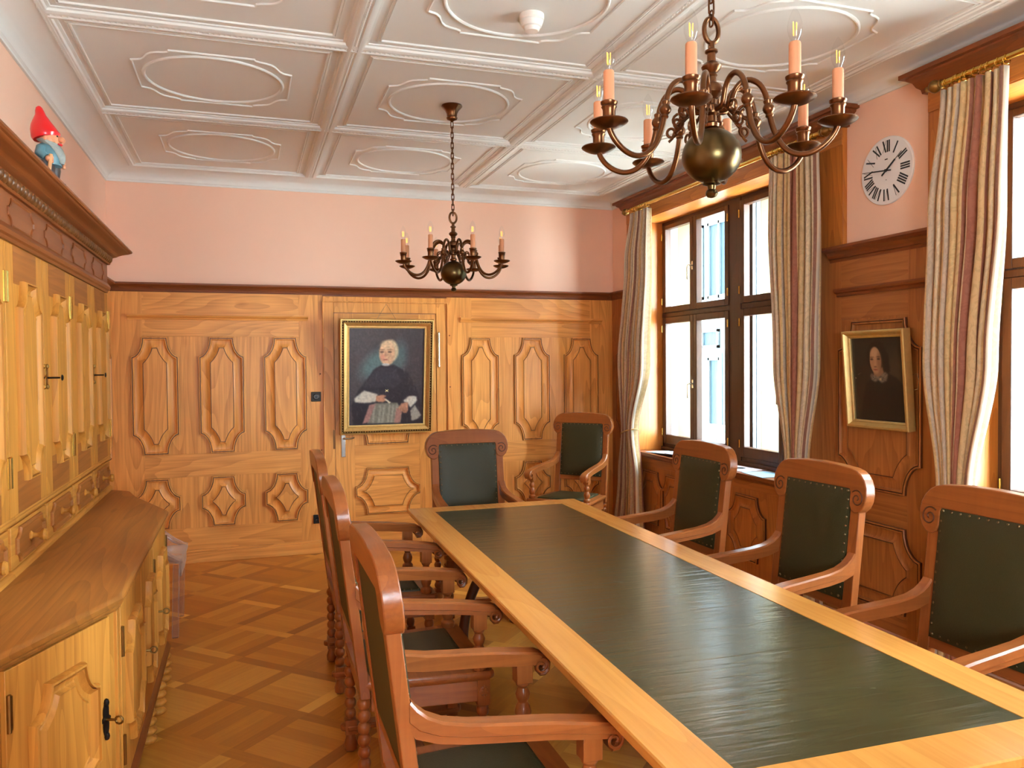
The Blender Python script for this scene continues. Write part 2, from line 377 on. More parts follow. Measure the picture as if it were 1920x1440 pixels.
M_PAINT = vcol('oil_paint', 0.32, 0.3, 0.25); M_PAINT2 = vcol('dark_oil_paint', 0.4, 0.1, 0.05)

# ------------------------------------------------------------------ panel relief
def panel_loop(w, h, fw_, sh, d, O, U, V, Nn, height, seg=6):
    a = (w-fw_)/2; bq = (h-sh)/2; A = a+d; B = bq+d
    t0 = math.asin(min(1, d/B)); t1 = math.acos(min(1, d/A)); q = []; e = .004
    for k in range(seg+1):
        t = t0+(t1-t0)*k/seg; q.append((max(e, w/2-A*math.cos(t)), max(e, h/2-B*math.sin(t))))
    pts = q+[(x,-y) for x,y in q[::-1]]+[(-x,-y) for x,y in q]+[(-x,y) for x,y in q[::-1]]
    return [O+U*x+V*y+Nn*height for x,y in pts]
WALLPROF = [(0,0),(0,.015),(.003,.019),(.008,.019),(.0095,.008),(.0125,.008),(.014,.018),(.020,.018),(.024,.011),(.026,.003),(.032,.0015),(.050,.002),(.068,.006),(.080,.013),(.087,.018),(.0875,.010),(.0905,.010),(.092,.0165)]
DOORPROF = [(0,0),(0,.010),(.005,.018),(.012,.019),(.0135,.010),(.0165,.010),(.019,.016),(.026,.010),(.036,.004),(.050,.001),(.056,.003),(.066,.012),(.069,.010)]
def panel(name, c, U, V, Nn, w, h, fw_, sh, mat, parent, prof=WALLPROF, k=1.0, kh=1.0):
    mb = MB(); O = Vector(c); U = Vector(U); V = Vector(V); Nn = Vector(Nn)
    loops = [panel_loop(w,h,fw_,sh,d*k,O,U,V,Nn,z*kh) for d,z in prof]
    mb.loft(loops, True, False, True)
    o = build(name, mb, mat, parent, sharp=25)
    o.data.materials.append(GROOVE_MAT); n = len(loops[0])
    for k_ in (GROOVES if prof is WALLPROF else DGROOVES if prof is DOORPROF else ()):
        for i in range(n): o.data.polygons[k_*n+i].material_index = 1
    return o

GROOVE_MAT = plain('groove_brown', srgb(92,46,20), .4); GROOVES = (0,3,4,5,15,16); DGROOVES = (4,)  # darker brown set on the groove faces of the panel profiles
EX, EY, EZ = Vector((1,0,0)), Vector((0,1,0)), Vector((0,0,1))

# ------------------------------------------------------------------ room shell
mb = MB(); mb.box(XL-0.1, 4.0, YF-0.15, YB+0.1, -0.1, 0); struct('floor', mb, M_FLOOR)
mb = MB(); mb.box(XL-0.1, 4.0, YF-0.15, YB+0.1, ZC, ZC+0.12); ceiling = struct('ceiling', mb, M_WHITE)
mb = MB(); mb.box(XL-0.1, 4.0, YB, YB+0.12, 0, ZC); wall_back = struct('wall_back', mb, M_PINK)
mb = MB(); mb.box(XL-0.12, XL, YF, YB, 0, ZC); wall_left = struct('wall_left', mb, M_PINK)
mb = MB()
mb.box(XL, -.05, YF-0.12, YF, 0, ZC); mb.box(1.05, 4.0, YF-0.12, YF, 0, ZC)
mb.box(-.05, 1.05, YF-0.12, YF, 0, 1.2); mb.box(-.05, 1.05, YF-0.12, YF, 2.2, ZC)  # opening in the front wall made for the added fill window
struct('wall_front', mb, M_PINK)
mb = MB()
for q in ((-.05,.0,1.2,2.2),(1.0,1.05,1.2,2.2),(.475,.525,1.2,2.2),(-.05,1.05,1.2,1.26),(-.05,1.05,2.14,2.2)): mb.box(q[0],q[1],YF-.09,YF-.03,q[2],q[3])
struct('window_3', mb, WINW['z'])  # unseen window added behind the camera to soften the side light

W1 = (4.11, 6.41); W2 = (0.72, 3.02); SILL, HEAD = 0.815, 2.87
mb = MB()
for y0, y1 in ((YF, W2[0]), (W2[1], W1[0]), (W1[1], YB)): mb.box(XR, 3.95, y0, y1, 0, ZC)
for y0, y1 in (W1, W2):
    mb.box(XR, 3.95, y0, y1, 0, SILL-0.03); mb.box(XR, 3.95, y0, y1, HEAD, ZC)
wall_right = struct('wall_right', mb, M_PINK)

# cove between walls and ceiling, running round the room
cove = [(0,-0.012),(0.012,-0.012),(0.014,-0.002),(0.020,0.004)]
for k in range(9):
    t = PI/2*k/8; cove.append((0.024+0.165*(1-math.cos(t)), 0.006+(ZC-ZW-0.02)*math.sin(t)))
cove += [(0.195,ZC-ZW-0.012),(0.20,ZC-ZW-0.02),(0.215,ZC-ZW-0.02),(0.222,ZC-ZW-0.006),(0.225,ZC-ZW+0.01),(0,ZC-ZW+0.01)]
mb = MB(); mb.sweep([(XL,YF,ZW),(XR,YF,ZW),(XR,YB,ZW),(XL,YB,ZW)], cove, (0,0,1), True)
struct('trim_1', mb, M_WHITE, sharp=30)

# coffered ceiling
XS = [-0.80, 0.53, 1.83, 3.13]; YS = [6.74, 5.37, 3.97, 2.57, 1.17, -0.23, -1.38]
bp = [(-.062,0.004),(-.060,-.006),(-.048,-.008),(-.044,-.018),(-.030,-.024),(-.016,-.024),(-.012,-.017),(.012,-.017),(.016,-.024),(.030,-.024),(.044,-.018),(.048,-.008),(.060,-.006),(.062,0.004)]
mb = MB()
for x in XS[1:3]: mb.sweep([(x,YS[-1],ZC),(x,YS[0],ZC)], bp, (0,0,1))
for y in YS[1:-1]: mb.sweep([(XS[0],y,ZC+.0006),(XS[-1],y,ZC+.0006)], bp, (0,0,1))
bp2 = [(-.03,.004),(-.028,-.010),(-.012,-.018),(.006,-.018),(.012,-.008),(.026,-.006),(.028,.004)]
mb.sweep([(XS[0],YS[-1],ZC),(XS[-1],YS[-1],ZC),(XS[-1],YS[0],ZC),(XS[0],YS[0],ZC)], bp2, (0,0,1), True)
build('ceiling_beam', mb, M_WHITE, ceiling, sharp=25)
mb = MB()
def bead(p, q, r=0.008, pitch=0.024):
    p = Vector(p); q = Vector(q); n = int((q-p).length/pitch); pts = []; rr = []
    for i in range(n):
        for t, k in ((0.08,0.35),(0.5,1.0),(0.92,0.35)): pts.append(p+(q-p)*((i+t)/n)); rr.append(r*k)
    mb.tube(pts, rr, 6)
for x in XS[1:3]: bead((x,2.2,ZC-.017), (x,YS[0],ZC-.017))
for y in YS[1:4]: bead((XS[0],y,ZC-.017), (XS[-1],y,ZC-.017))
bead((XS[0]-0.02,2.2,ZC-.014), (XS[0]-0.02,YS[0],ZC-.014)); bead((XS[-1]+.02,2.2,ZC-.014), (XS[-1]+.02,YS[0],ZC-.014))
build('bead_moulding', mb, M_WHITE, ceiling)
thin = [(-.011,.004),(-.010,-.005),(-.003,-.007),(-.001,-.003),(.002,-.003),(.004,-.008),(.010,-.008),(.012,.004)]
mbt = MB(); mbo = MB()
ov = [(-.010,.004),(-.008,-.006),(-.003,-.010),(.003,-.010),(.008,-.006),(.010,.004)]
for i in range(3):
    for j in range(5):
        x0, x1, y1, y0 = XS[i], XS[i+1], YS[j], YS[j+1]
        g = 0.105
        xa, xb = x0+(g if i else 0.06), x1-(g if i < 2 else 0.06); ya, yb = y0+g, y1-(g if j else 0.06)
        mbt.sweep([(xa,ya,ZC),(xb,ya,ZC),(xb,yb,ZC),(xa,yb,ZC)], thin, (0,0,1), True)
        cx, cy = (x0+x1)/2, (y0+y1)/2
        if j == 0: cy = (y0+y1)/2+0.02
        mbo.sweep([(cx+0.355*math.cos(2*PI*k/48), cy+0.345*math.sin(2*PI*k/48), ZC) for k in range(48)], ov, (0,0,1), True)
        # shaped outline: straight middles, ogee shoulders, square ears
        q = [(0.20,0.385),(0.205,0.365),(0.225,0.352),(0.255,0.345),(0.285,0.330),(0.305,0.305),(0.318,0.275),(0.330,0.245),(0.350,0.222),(0.392,0.205)]
        full = [(a,b_) for a,b_ in q]+[(a,-b_) for a,b_ in q[::-1]]+[(-a,-b_) for a,b_ in q]+[(-a,b_) for a,b_ in q[::-1]]
        ov2 = [(u*0.55,v*0.8) for u,v in ov]
        mbo.sweep([(cx+a,cy+b_,ZC) for a,b_ in full[::-1]], ov2, (0,0,1), True)
build('coffer_moulding', mbt, M_WHITE, ceiling, sharp=25); build('oval_moulding', mbo, M_WHITE, ceiling, sharp=25)

# ------------------------------------------------------------------ wainscot of the back wall
WT = 0.02   # thickness of the boards before the plaster
def board(name, x0, x1, z0, z1, ax, parent=wall_back, t=WT):
    mb = MB(); mb.box(x0, x1, YB-t, YB+0.001, z0, z1); return build(name, mb, PINE[ax], parent, bevel=0.0012)
yb = YB-WT
# left field: stiles (grain up), rails (grain along)
for x0, x1 in ((XL,-.775),(.430,.627)): board('wainscot_stile', x0, x1, .11, 2.20, 'z')
for z0, z1 in ((1.845,2.20),(.705,.893),(.11,.288)): board('wainscot_rail', -.775, .430, z0, z1, 'x')
for z0, z1 in ((.893,1.845),(.288,.705)): board('wainscot_field', -.775, .430, z0, z1, 'z', t=WT-.001)
for x0, x1 in ((1.712,1.94),(3.106,XR)): board('wainscot_stile', x0, x1, .11, 2.20, 'z')
for z0, z1 in ((1.845,2.20),(.705,.893),(.11,.288)): board('wainscot_rail', 1.94, 3.106, z0, z1, 'x')
for z0, z1 in ((.893,1.845),(.288,.705)): board('wainscot_field', 1.94, 3.106, z0, z1, 'z', t=WT-.001)
for xc in (-.687,-.186,.315,2.020,2.518,3.014):
    panel('wainscot_panel', (xc,yb,1.367), -EX, EZ, -EY, .352, .948, .19, .635, PINE['z'], wall_back)
    panel('wainscot_panel', (xc,yb,.497), -EX, EZ, -EY, .352, .412, .178, .122, PINE['z'], wall_back)
def railmould(name, p, q, prof, mat, parent=None, ends=True):
    mb = MB(); mb.sweep([p, q], prof, (0,0,1)); return struct(name, mb, mat, parent, sharp=25)
# small shelf mouldings
sm = [(0,-.030),(.010,-.030),(.014,-.014),(.028,-.006),(.034,.006),(.034,.016),(0,.016)]
railmould('shelf_moulding', (.504,yb,2.008), (-.883,yb,2.008), [(-u,v) for u,v in sm][::-1] if False else sm, PINE['x'], wall_back)
railmould('shelf_moulding', (3.224,yb,2.005), (1.832,yb,2.005), sm, PINE['x'], wall_back)
# dado crown round left, back and right corner
dado = [(0,-.085),(.014,-.085),(.016,-.068),(.022,-.064),(.024,-.050),(.036,-.030),(.058,-.018),(.062,-.014),(.062,.0),(0,.0)]
mb = MB(); mb.sweep([(XR-.0,W1[1]+.1,2.272),(XR,YB-.0,2.272),(XL,YB,2.272),(XL,5.30,2.272)], dado, (0,0,1)); struct('trim_2', mb, DADO['x'], sharp=25)
mb = MB(); mb.box(XL, .627, YB-.034, YB, 0, .09); mb.box(XL,.627,YB-.026,YB,.09,.11); mb.box(1.712, XR, YB-.034, YB, 0, .09); mb.box(1.712,XR,YB-.026,YB,.09,.11)
struct('baseboard_back', mb, PINE['x'], bevel=.003)
mb = MB(); mb.box(XL, XL+WT, 5.25, YB-WT, 0, 2.2); build('left_wainscot', mb, PINE['z'], wall_left)
for yc in (5.62, 6.12, 6.62): panel('wainscot_panel', (XL+WT,yc,1.367), EY, EZ, EX, .352, .948, .19, .635, PINE['z'], wall_left)

# ------------------------------------------------------------------ door with its casing
mb = MB()
mb.box(.627,.715,YB-.03,YB+.001,0,2.19); mb.box(1.611,1.712,YB-.03,YB+.001,0,2.19); mb.box(.715,1.611,YB-.03,YB+.001,2.052,2.19)
mb.box(.622,.632,YB-.045,YB,0,2.150); mb.box(1.707,1.717,YB-.045,YB,0,2.150); mb.box(.622,1.717,YB-.045,YB,2.140,2.150)
door = struct('door_1', mb, PINE['z'], bevel=.003)
def dboard(name, x0, x1, z0, z1, ax, t=.024):
    mb = MB(); mb.box(x0,x1,YB-t,YB+.001,z0,z1); return build(name, mb, PINE[ax], door, bevel=.0015)
dl = (.719,1.607)
dboard('leaf_stile', dl[0], .883, .006, 2.047, 'z'); dboard('leaf_stile', 1.452, dl[1], .006, 2.047, 'z')
for z0, z1 in ((.006,.295),(.71,.905),(1.92,2.047)): dboard('leaf_rail', .883, 1.452, z0, z1, 'x')
dboard('leaf_field', .883, 1.452, .295, .71, 'x', .023); dboard('leaf_field', .883, 1.452, .905, 1.92, 'z', .023)
panel('leaf_panel', (1.168,YB-.024,.506), -EX, EZ, -EY, .57, .406, .372, .09, PINE['x'], door, k=.8)
panel('leaf_panel', (1.168,YB-.024,1.40), -EX, EZ, -EY, .57, .98, .37, .62, PINE['z'], door, k=1.1)
mb = MB(); mb.box(.768,.803,YB-.028,YB-.023,.812,1.026); build('handle_plate', mb, M_STEEL, door, bevel=.004)
mb = MB(); mb.tube([(.786,YB-.028,.973),(.786,YB-.065,.973),(.80,YB-.07,.974),(.83,YB-.07,.970),(.855,YB-.068,.974),(.873,YB-.066,.980)], [.008,.008,.008,.0075,.007,.006], 8); build('door_handle', mb, M_STEEL, door)
mb = MB(); mb.tube([(1.632,YB-.034,1.60),(1.632,YB-.034,1.865)], .009, 8)
for z in (1.59,1.875): mb.ball((1.632,YB-.034,z), .012, 8, (1,1,1.4))
for z in (1.655,1.735,1.81): mb.tube([(1.632,YB-.034,z-.003),(1.632,YB-.034,z+.003)], .0105, 8)
build('hinge', mb, M_STEEL, door)
mb = MB(); mb.box(.700,.718,YB-.0315,YB-.029,.886,1.05); build('strike_plate', mb, M_BRONZE, door)
for x, z in ((.600,1.53),(.603,.88),(1.735,1.86),(1.737,1.40)):
    mb = MB(); mb.dome((x,yb,z), .007, (0,-1,0), .3); build('wood_peg', mb, DADO['x'], wall_back)

def back_unit(name, x, z, label, cat):
    t = thing(name, label, cat, (x,yb,z)); return t
t = back_unit('keyhole_plate', .563, 1.337, 'square dark metal keyhole plate on the panelling left of the framed clergyman portrait', 'lock')
mb = MB(); mb.box(-.041,.041,-.007,0,-.041,.041); build('plate', mb, M_IRON, t, bevel=.005)
mb = MB(); mb.lathe([(.026,0),(.026,.006),(.020,.010),(.020,.003),(.0,.003)], (0,-.007,0), 20, (0,-1,0)); build('lock_ring', mb, plain('grey_metal', srgb(84,80,76), .4, .9), t)
mb = MB(); mb.lathe([(.011,0),(.011,.007),(.0,.007)], (0,-.007,.002), 14, (0,-1,0)); mb.box(-.004,.004,-.014,-.007,-.014,.0); build('key_cylinder', mb, M_BLACK, t)
t = back_unit('power_outlet', .563, .293, 'square black power socket low on the panelling behind the chairs', 'socket')
mb = MB(); mb.box(-.038,.038,-.010,0,-.038,.038); build('plate', mb, M_BLACK, t, bevel=.004)
mb = MB(); mb.lathe([(.022,0),(.022,.003),(.020,.003),(.018,.0015),(0,.0015)], (0,-.010,0), 6, (0,-1,0)); build('socket_insert', mb, plain('socket_black', srgb(14,14,15), .25), t)
mb = MB()
for dx, dz in ((-.009,0),(.009,0),(0,-.006)): mb.lathe([(.0022,0),(.0022,.001),(0,.001)], (dx,-.0118,dz), 8, (0,-1,0))
build('contact', mb, M_STEEL, t)

# ------------------------------------------------------------------ right wall: wainscot, casings, windows
WX = XR-WT
def rboard(name, y0, y1, z0, z1, ax, t=WT):
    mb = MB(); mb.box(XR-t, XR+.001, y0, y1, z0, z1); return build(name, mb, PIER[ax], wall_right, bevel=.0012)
CW = 0.24
pier = (W2[1]+.20, W1[0]-.20)
# pier board work between the windows
PY0, PY1 = W2[1]+.02, W1[0]-.06
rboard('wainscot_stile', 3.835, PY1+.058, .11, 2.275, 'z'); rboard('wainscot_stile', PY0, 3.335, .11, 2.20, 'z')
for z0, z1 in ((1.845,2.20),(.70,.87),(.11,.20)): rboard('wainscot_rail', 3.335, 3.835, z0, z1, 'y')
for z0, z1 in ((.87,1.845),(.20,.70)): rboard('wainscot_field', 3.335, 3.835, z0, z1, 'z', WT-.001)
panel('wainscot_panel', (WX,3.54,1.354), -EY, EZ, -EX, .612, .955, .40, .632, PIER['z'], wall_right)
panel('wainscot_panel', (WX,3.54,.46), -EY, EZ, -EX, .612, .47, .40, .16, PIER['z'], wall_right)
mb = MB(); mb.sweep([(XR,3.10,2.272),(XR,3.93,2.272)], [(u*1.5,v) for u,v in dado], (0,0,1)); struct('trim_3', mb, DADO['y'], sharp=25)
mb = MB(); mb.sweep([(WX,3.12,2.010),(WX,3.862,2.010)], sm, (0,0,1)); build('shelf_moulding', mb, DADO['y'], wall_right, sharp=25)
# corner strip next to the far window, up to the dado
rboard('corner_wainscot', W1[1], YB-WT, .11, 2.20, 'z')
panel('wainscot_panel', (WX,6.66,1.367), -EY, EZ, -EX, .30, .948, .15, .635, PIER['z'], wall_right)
for (a, b_), cs in ((W1,(4.40,4.765,5.26,5.76,6.16)), (W2,(1.0,1.58,2.16,2.74))):
    rboard('apron_field', a-.06, b_, .11, .70, 'z'); rboard('apron_rail', a-.06, b_, .70, .79, 'y', WT+.001)
    for c in cs[1:] if a > 4 else cs: panel('wainscot_panel', (WX,c,.43), -EY, EZ, -EX, .44, .46, .26, .20, PIER['z'], wall_right)
mb = MB(); mb.box(XR-.034, XR, W2[0], YB-.035, 0, .09); struct('baseboard_right', mb, PINE['y'], bevel=.003)

M_YELLOW = plain('yellow_render', srgb(104,95,68), .9, var=.03, bscale=3)
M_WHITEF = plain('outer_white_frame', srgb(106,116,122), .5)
def make_window(n, y0, y1):
    # lining of the recess and casing
    mb = MB()
    mb.box(XR-.03, 3.62, y0-.002, y0+.012, SILL, HEAD); mb.box(XR-.03, 3.62, y1-.012, y1+.002, SILL, HEAD)
    mb.box(XR-.03, XR+.001, y0-.30, y0+.012, .8 if n == 2 else 2.272, 2.98); mb.box(XR-.03, XR+.001, y1-.012, y1+.18, 2.272, 2.98)
    win = struct('window_%d' % n, mb, JAMB['z'], bevel=.002)
    mb = MB(); mb.box(XR-.03, 3.62, y0, y1, HEAD-.012, HEAD+.002); mb.box(XR-.036, XR+.001, y0-.297, y1+.177, HEAD-.005, 2.99); build('head_board', mb, JAMB['y'], win, bevel=.002)
    mb = MB(); cor = [(0,-.09),(.02,-.09),(.024,-.070),(.04,-.055),(.052,-.030),(.072,-.016),(.074,-.006),(.098,-.004),(.098,.018),(0,.018)]
    mb.sweep([(XR,y0-.30,3.055),(XR-.03,y0-.30,3.055),(XR-.03,y1+.18,3.055),(XR,y1+.18,3.055)], cor, (0,0,1))
    build('cornice', mb, DADO['y'], win, sharp=25)
    mb = MB(); mb.box(XR-.06, 3.62, y0-.02, y1+.02, SILL-.03, SILL); mb.box(XR-.04, XR, y0-.02, y1+.02, SILL-.05, SILL-.03); build('sill', mb, DADO['y'], win, bevel=.005)
    # frame
    X0, X1 = 3.59, 3.66; cy = (y0+y1)/2
    mb = MB(); mb.box(X0,X1,y0,y0+.045,SILL,HEAD); mb.box(X0,X1,y1-.045,y1,SILL,HEAD)
    mb.box(X0-.012,X1,cy-.075,cy+.075,SILL,HEAD); mb.box(X0,X1,y0,y1,SILL,.875); mb.box(X0,X1,y0,y1,2.825,HEAD); mb.box(X0-.004,X1,y0,y1,2.005,2.045)
    mb.box(X0-.02,X0,y0,y1,SILL,.845)
    build('frame', mb, WINW['z'], win, bevel=.003)
    half = (y1-y0)/2-.045-.075
    for side in (0,1):
        ya = y0+.045 if side == 0 else cy+.075
        for k in range(2):
            a = ya+half/2*k; b_ = a+half/2
            for z0, z1 in ((.878,2.003),(2.047,2.823)):
                wd = .050; a_, bb = a+.002, b_-.002
                mb = MB(); xs0, xs1 = X0-.02, X0+.035
                mb.box(xs0,xs1,a_,a_+wd,z0,z1); mb.box(xs0,xs1,bb-wd,bb,z0,z1); mb.box(xs0,xs1,a_+wd,bb-wd,z0,z0+.078 if z0 < 1 else z0+.05); mb.box(xs0,xs1,a_+wd,bb-wd,z1-(.055 if z0 < 1 else .038),z1)
                s = build('sash', mb, WINW['z'], win, bevel=.004)
                mb = MB(); mb.box(xs0+.03,xs0+.034,a_+wd-.005,bb-wd+.005,z0+.045,z1-.035); build('pane', mb, M_PANE, s)
                outer = (k == 0)
                yh = a_ if k == 0 else bb
                for zz in (z0+.10, z1-.10):
                    mb = MB(); mb.tube([(xs0-.006,yh,zz-.03),(xs0-.006,yh,zz+.03)], .006, 8); build('hinge', mb, M_BRASS, s)
                if k == 0:
                    zc = (z0+z1)/2-.02
                    mb = MB(); yy = bb+.0
                    mb.box(xs0-.008,xs0,yy-.012,yy+.012,zc-.035,zc+.035)
                    mb.tube([(xs0-.006,yy,zc),(xs0-.045,yy,zc),(xs0-.052,yy+.004,zc-.01),(xs0-.052,yy+.004,zc-.12)], [.007,.007,.007,.006], 8)
                    build('handle', mb, M_STEEL, s)
    # white outer side of the frame, then the yellow rendered reveal and pier
    mb = MB()
    mb.box(X1,3.745,y1-.014,y1+.002,SILL,HEAD); mb.box(X1,3.745,y0-.002,y0+.014,SILL,HEAD); mb.box(X1,3.745,cy-.098,cy+.098,SILL,HEAD)
    mb.box(X1,3.70,y1-.03,y1,SILL,HEAD); mb.box(3.70,3.715,y1-.02,y1,SILL,HEAD); mb.box(X1,3.69,cy-.112,cy+.112,SILL,HEAD); mb.box(3.70,3.715,cy-.106,cy+.106,SILL,HEAD)
    mb.box(X1,3.98,y0,y1,SILL-.02,SILL+.01)
    build('outer_frame', mb, M_WHITEF, win, bevel=.003)
    mb = MB(); mb.box(3.745,3.94,cy-.10,cy+.10,SILL,HEAD); mb.box(3.745,3.94,y1-.006,y1+.002,SILL,HEAD); mb.box(3.745,3.94,y0-.002,y0+.006,SILL,HEAD); build('outer_reveal', mb, M_YELLOW, win)
    return win
win1 = make_window(1, *W1); win2 = make_window(2, *W2)
mb = MB(); mb.box(3.53,3.60,W1[0]-.001,W1[0]+.028,.82,2.86); build('blind_guide', mb, M_WHITEPAINT, win1)

mb = MB(); mb.box(3.42, 3.95, YF-3, YB+6, ZC+.13, 6.0); mb.box(3.42,3.95,YB+.13,YB+6,-4,ZC+.13); struct('wall_outside', mb, plain('grey_render', srgb(190,186,176), .9))
# ------------------------------------------------------------------ outside: street front opposite
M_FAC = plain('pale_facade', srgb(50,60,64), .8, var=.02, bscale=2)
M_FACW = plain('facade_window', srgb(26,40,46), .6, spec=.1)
def block(name, x0, x1, y0, y1, z1, mat, label, wins, lines=()):
    t = thing(name, label, 'building', (x0,(y0+y1)/2,-4.0))
    mb = MB(); mb.box(0, x1-x0, y0-(y0+y1)/2, y1-(y0+y1)/2, 0, z1+4); build('wall', mb, mat, t)
    for (a, b_, c, d) in wins:
        mb = MB(); o = (y0+y1)/2
        for q in ((a,a+.06,c,d),(b_-.06,b_,c,d),(a,b_,c,c+.06),(a,b_,d-.06,d),((a+b_)/2-.03,(a+b_)/2+.03,c,d)): mb.box(-.05,.02,q[0]-o,q[1]-o,q[2]+4,q[3]+4)
        f = build('window', mb, M_FAC, t)
        mb = MB(); mb.box(-.01,.005,a-o,b_-o,c+4,d+4); build('glazing', mb, M_FACW, f)
    for (a, c, d) in lines:
        mb = MB(); o = (y0+y1)/2; mb.tube([(-.08,a-o,c+4),(-.08,a-o,d+4)], .06, 8); build('downpipe', mb, M_FAC, t)
    return t
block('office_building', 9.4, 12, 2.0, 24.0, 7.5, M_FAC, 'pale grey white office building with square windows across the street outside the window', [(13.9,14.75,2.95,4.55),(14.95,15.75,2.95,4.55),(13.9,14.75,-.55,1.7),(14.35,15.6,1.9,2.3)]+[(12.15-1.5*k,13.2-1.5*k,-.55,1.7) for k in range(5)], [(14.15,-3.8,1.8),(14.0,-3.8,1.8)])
mb = MB(); mb.box(4.1, 40, -20, 40, -4.1, -4.0); struct('trim_4', mb, plain('street', srgb(188,188,184), .9)); 
t = thing('round_sign', 'white sign board with a green ring seen low through the second pane column', 'sign', (7.0,10.62,-4))
mb = MB(); mb.box(-.03,.03,-.42,.42,3.4,4.62); build('board', mb, M_WHITEPAINT, t, bevel=.02)
mb = MB(); mb.sweep([(-.035,.28*math.cos(2*PI*k/40)-.10,4.26+.28*math.sin(2*PI*k/40)) for k in range(40)], [(-.035,-.01),(.035,-.01),(.035,.01),(-.035,.01)], (1,0,0), True); build('ring', mb, plain('green', srgb(20,190,140), .5), t)
mb = MB(); mb.tube([(0,0,0),(0,0,3.42)], .03, 8); build('post', mb, M_STEEL, t)

# ------------------------------------------------------------------ curtain rods and curtains
def make_rod(y0, y1, label):
    t = thing('curtain_rod', label, 'curtain rod', (3.21,(y0+y1)/2,2.935), 0, 'brass curtain rods'); h = (y1-y0)/2
    mb = MB(); mb.tube([(0,-h,0),(0,h,0)], .015, 12); build('rod', mb, M_BRASS, t)
    for s in (-1,1):
        mb = MB(); mb.lathe([(.016,0),(.022,.004),(.022,.012),(.014,.016),(.020,.022),(.030,.036),(.032,.048),(.026,.062),(.014,.072),(.011,.078),(.015,.084),(.013,.094),(.002,.100)], (0,s*h,0), 16, (0,s,0)); build('finial', mb, M_OLDBRASS, t)
    for s in (-.93,0,.93):
        mb = MB(); mb.tube([(0,s*h,0),(.05,s*h,0),(.10,s*h,.01)], .007, 8); mb.tube([(0,s*h-.006,0),(0,s*h+.006,0)], .019, 12); build('bracket', mb, M_BRASS, t)
    return t
rod1 = make_rod(3.86, 6.33, 'long brass curtain rod above the far window')
rod2 = make_rod(.55, 3.00, 'long brass curtain rod above the near window')
def rings(rod, ys):
    for y in ys:
        mb = MB(); yl = y-rod.location.y
        mb.tube([(.021*math.cos(2*PI*k/16), yl+.004*math.sin(2*PI*k/8), -.006+.021*math.sin(2*PI*k/16)) for k in range(16)], .0025, 6, True); build('ring', mb, M_BRASS, rod)
def make_curtain(label, prof, folds, phase, tie_z, side):
    """prof: list of (z, y0, y1, amplitude)"""
    nz, ns = 60, folds*14; mb = MB(); rnd = random.Random(phase)
    zs = [2.90+(0.012-2.90)*k/nz for k in range(nz+1)]; pr = sorted(prof, reverse=True)
    ph = [rnd.uniform(-.9,.9) for _ in range(folds+2)]; am = [rnd.uniform(.6,1.25) for _ in range(folds+2)]
    def interp(z):
        for (za,a0,a1,aa),(zb,b0,b1,ab) in zip(pr, pr[1:]):
            if zb <= z <= za:
                t = (za-z)/(za-zb); t = t*t*(3-2*t); return (a0+(b0-a0)*t, a1+(b1-a1)*t, aa+(ab-aa)*t)
        return pr[-1][1:]
    for z in zs:
        y0, y1, A = interp(z); row = []
        for k in range(ns+1):
            s = k/ns; fi = s*folds; i = int(min(fi, folds-1)); fr = fi-i
            a = am[i]*(1-fr)+am[i+1]*fr; p = ph[i]*(1-fr)+ph[i+1]*fr
            wob = .35*math.sin(z*1.7+i)
            x = A*a*math.sin(2*PI*fi+p+wob)
            yy = y0+(y1-y0)*s+.35*A*math.sin(4*PI*fi+p*2)*.5
            row.append((3.222+x, yy, z))
        mb.v.extend(row)
    n = ns+1
    for j in range(nz):
        for k in range(ns): mb.f.append((j*n+k, j*n+k+1, (j+1)*n+k+1, (j+1)*n+k))
    t = thing('curtain', label, 'curtain', (0,0,0), 0, 'striped curtains')
    cy = (prof[0][1]+prof[0][2])/2; t.location = (3.222, cy, 0.012)
    mb.v = [(x-3.222, y-cy, z-.012) for x,y,z in mb.v]
    o = build('drape', mb, M_CURTAIN, t, sharp=180)
    uv = o.data.uv_layers.new(name='UVMap')
    for lp in o.data.loops:
        vi = lp.vertex_index; uv.data[lp.index].uv = ((vi % n)/ns, (vi//n)/nz)
    so = o.modifiers.new('thick', 'SOLIDIFY'); so.thickness = .003
    # tie-back cord
    y0, y1, A = interp(tie_z); ya, yb_ = y0-cy, y1-cy
    mb = MB(); m_ = (ya+yb_)/2; h = abs(yb_-ya)/2+.012
    mb.tube([((A+.02)*math.sin(2*PI*k/24), m_+h*math.cos(2*PI*k/24), tie_z-.012+.03*side*math.cos(2*PI*k/24)) for k in range(24)], .007, 6, True)
    mb.tube([(.02, m_-side*h*.9, tie_z-.012-.03), (.09, m_-side*(h+.03), tie_z-.02), (.136, m_-side*(h+.05), tie_z+.02)], .005, 6)
    build('tie_back', mb, plain('cord', srgb(196,160,100), .7), t)
    return t
make_curtain('striped curtain at the left side of the far window, in the corner', [(2.90,6.26,5.96,.030),(2.5,6.36,5.965,.040),(1.6,6.50,6.03,.055),(1.0,6.43,6.25,.045),(.6,6.50,6.17,.05),(.0,6.60,6.14,.06)], 8, 3, .99, -1)
make_curtain('striped curtain between the far window and the round clock', [(2.90,4.34,3.90,.035),(2.4,4.35,3.88,.045),(1.6,4.29,3.90,.05),(.97,4.17,4.00,.04),(.5,4.15,3.93,.045),(.0,4.13,3.86,.05)], 9, 11, .93, 1)
make_curtain('striped curtain hanging right of the clock at the near window', [(2.90,3.02,2.66,.035),(2.3,3.09,2.67,.045),(1.6,3.10,2.72,.055),(.98,3.01,2.83,.045),(.5,3.07,2.80,.05),(.0,3.12,2.77,.055)], 9, 23, .93, -1)
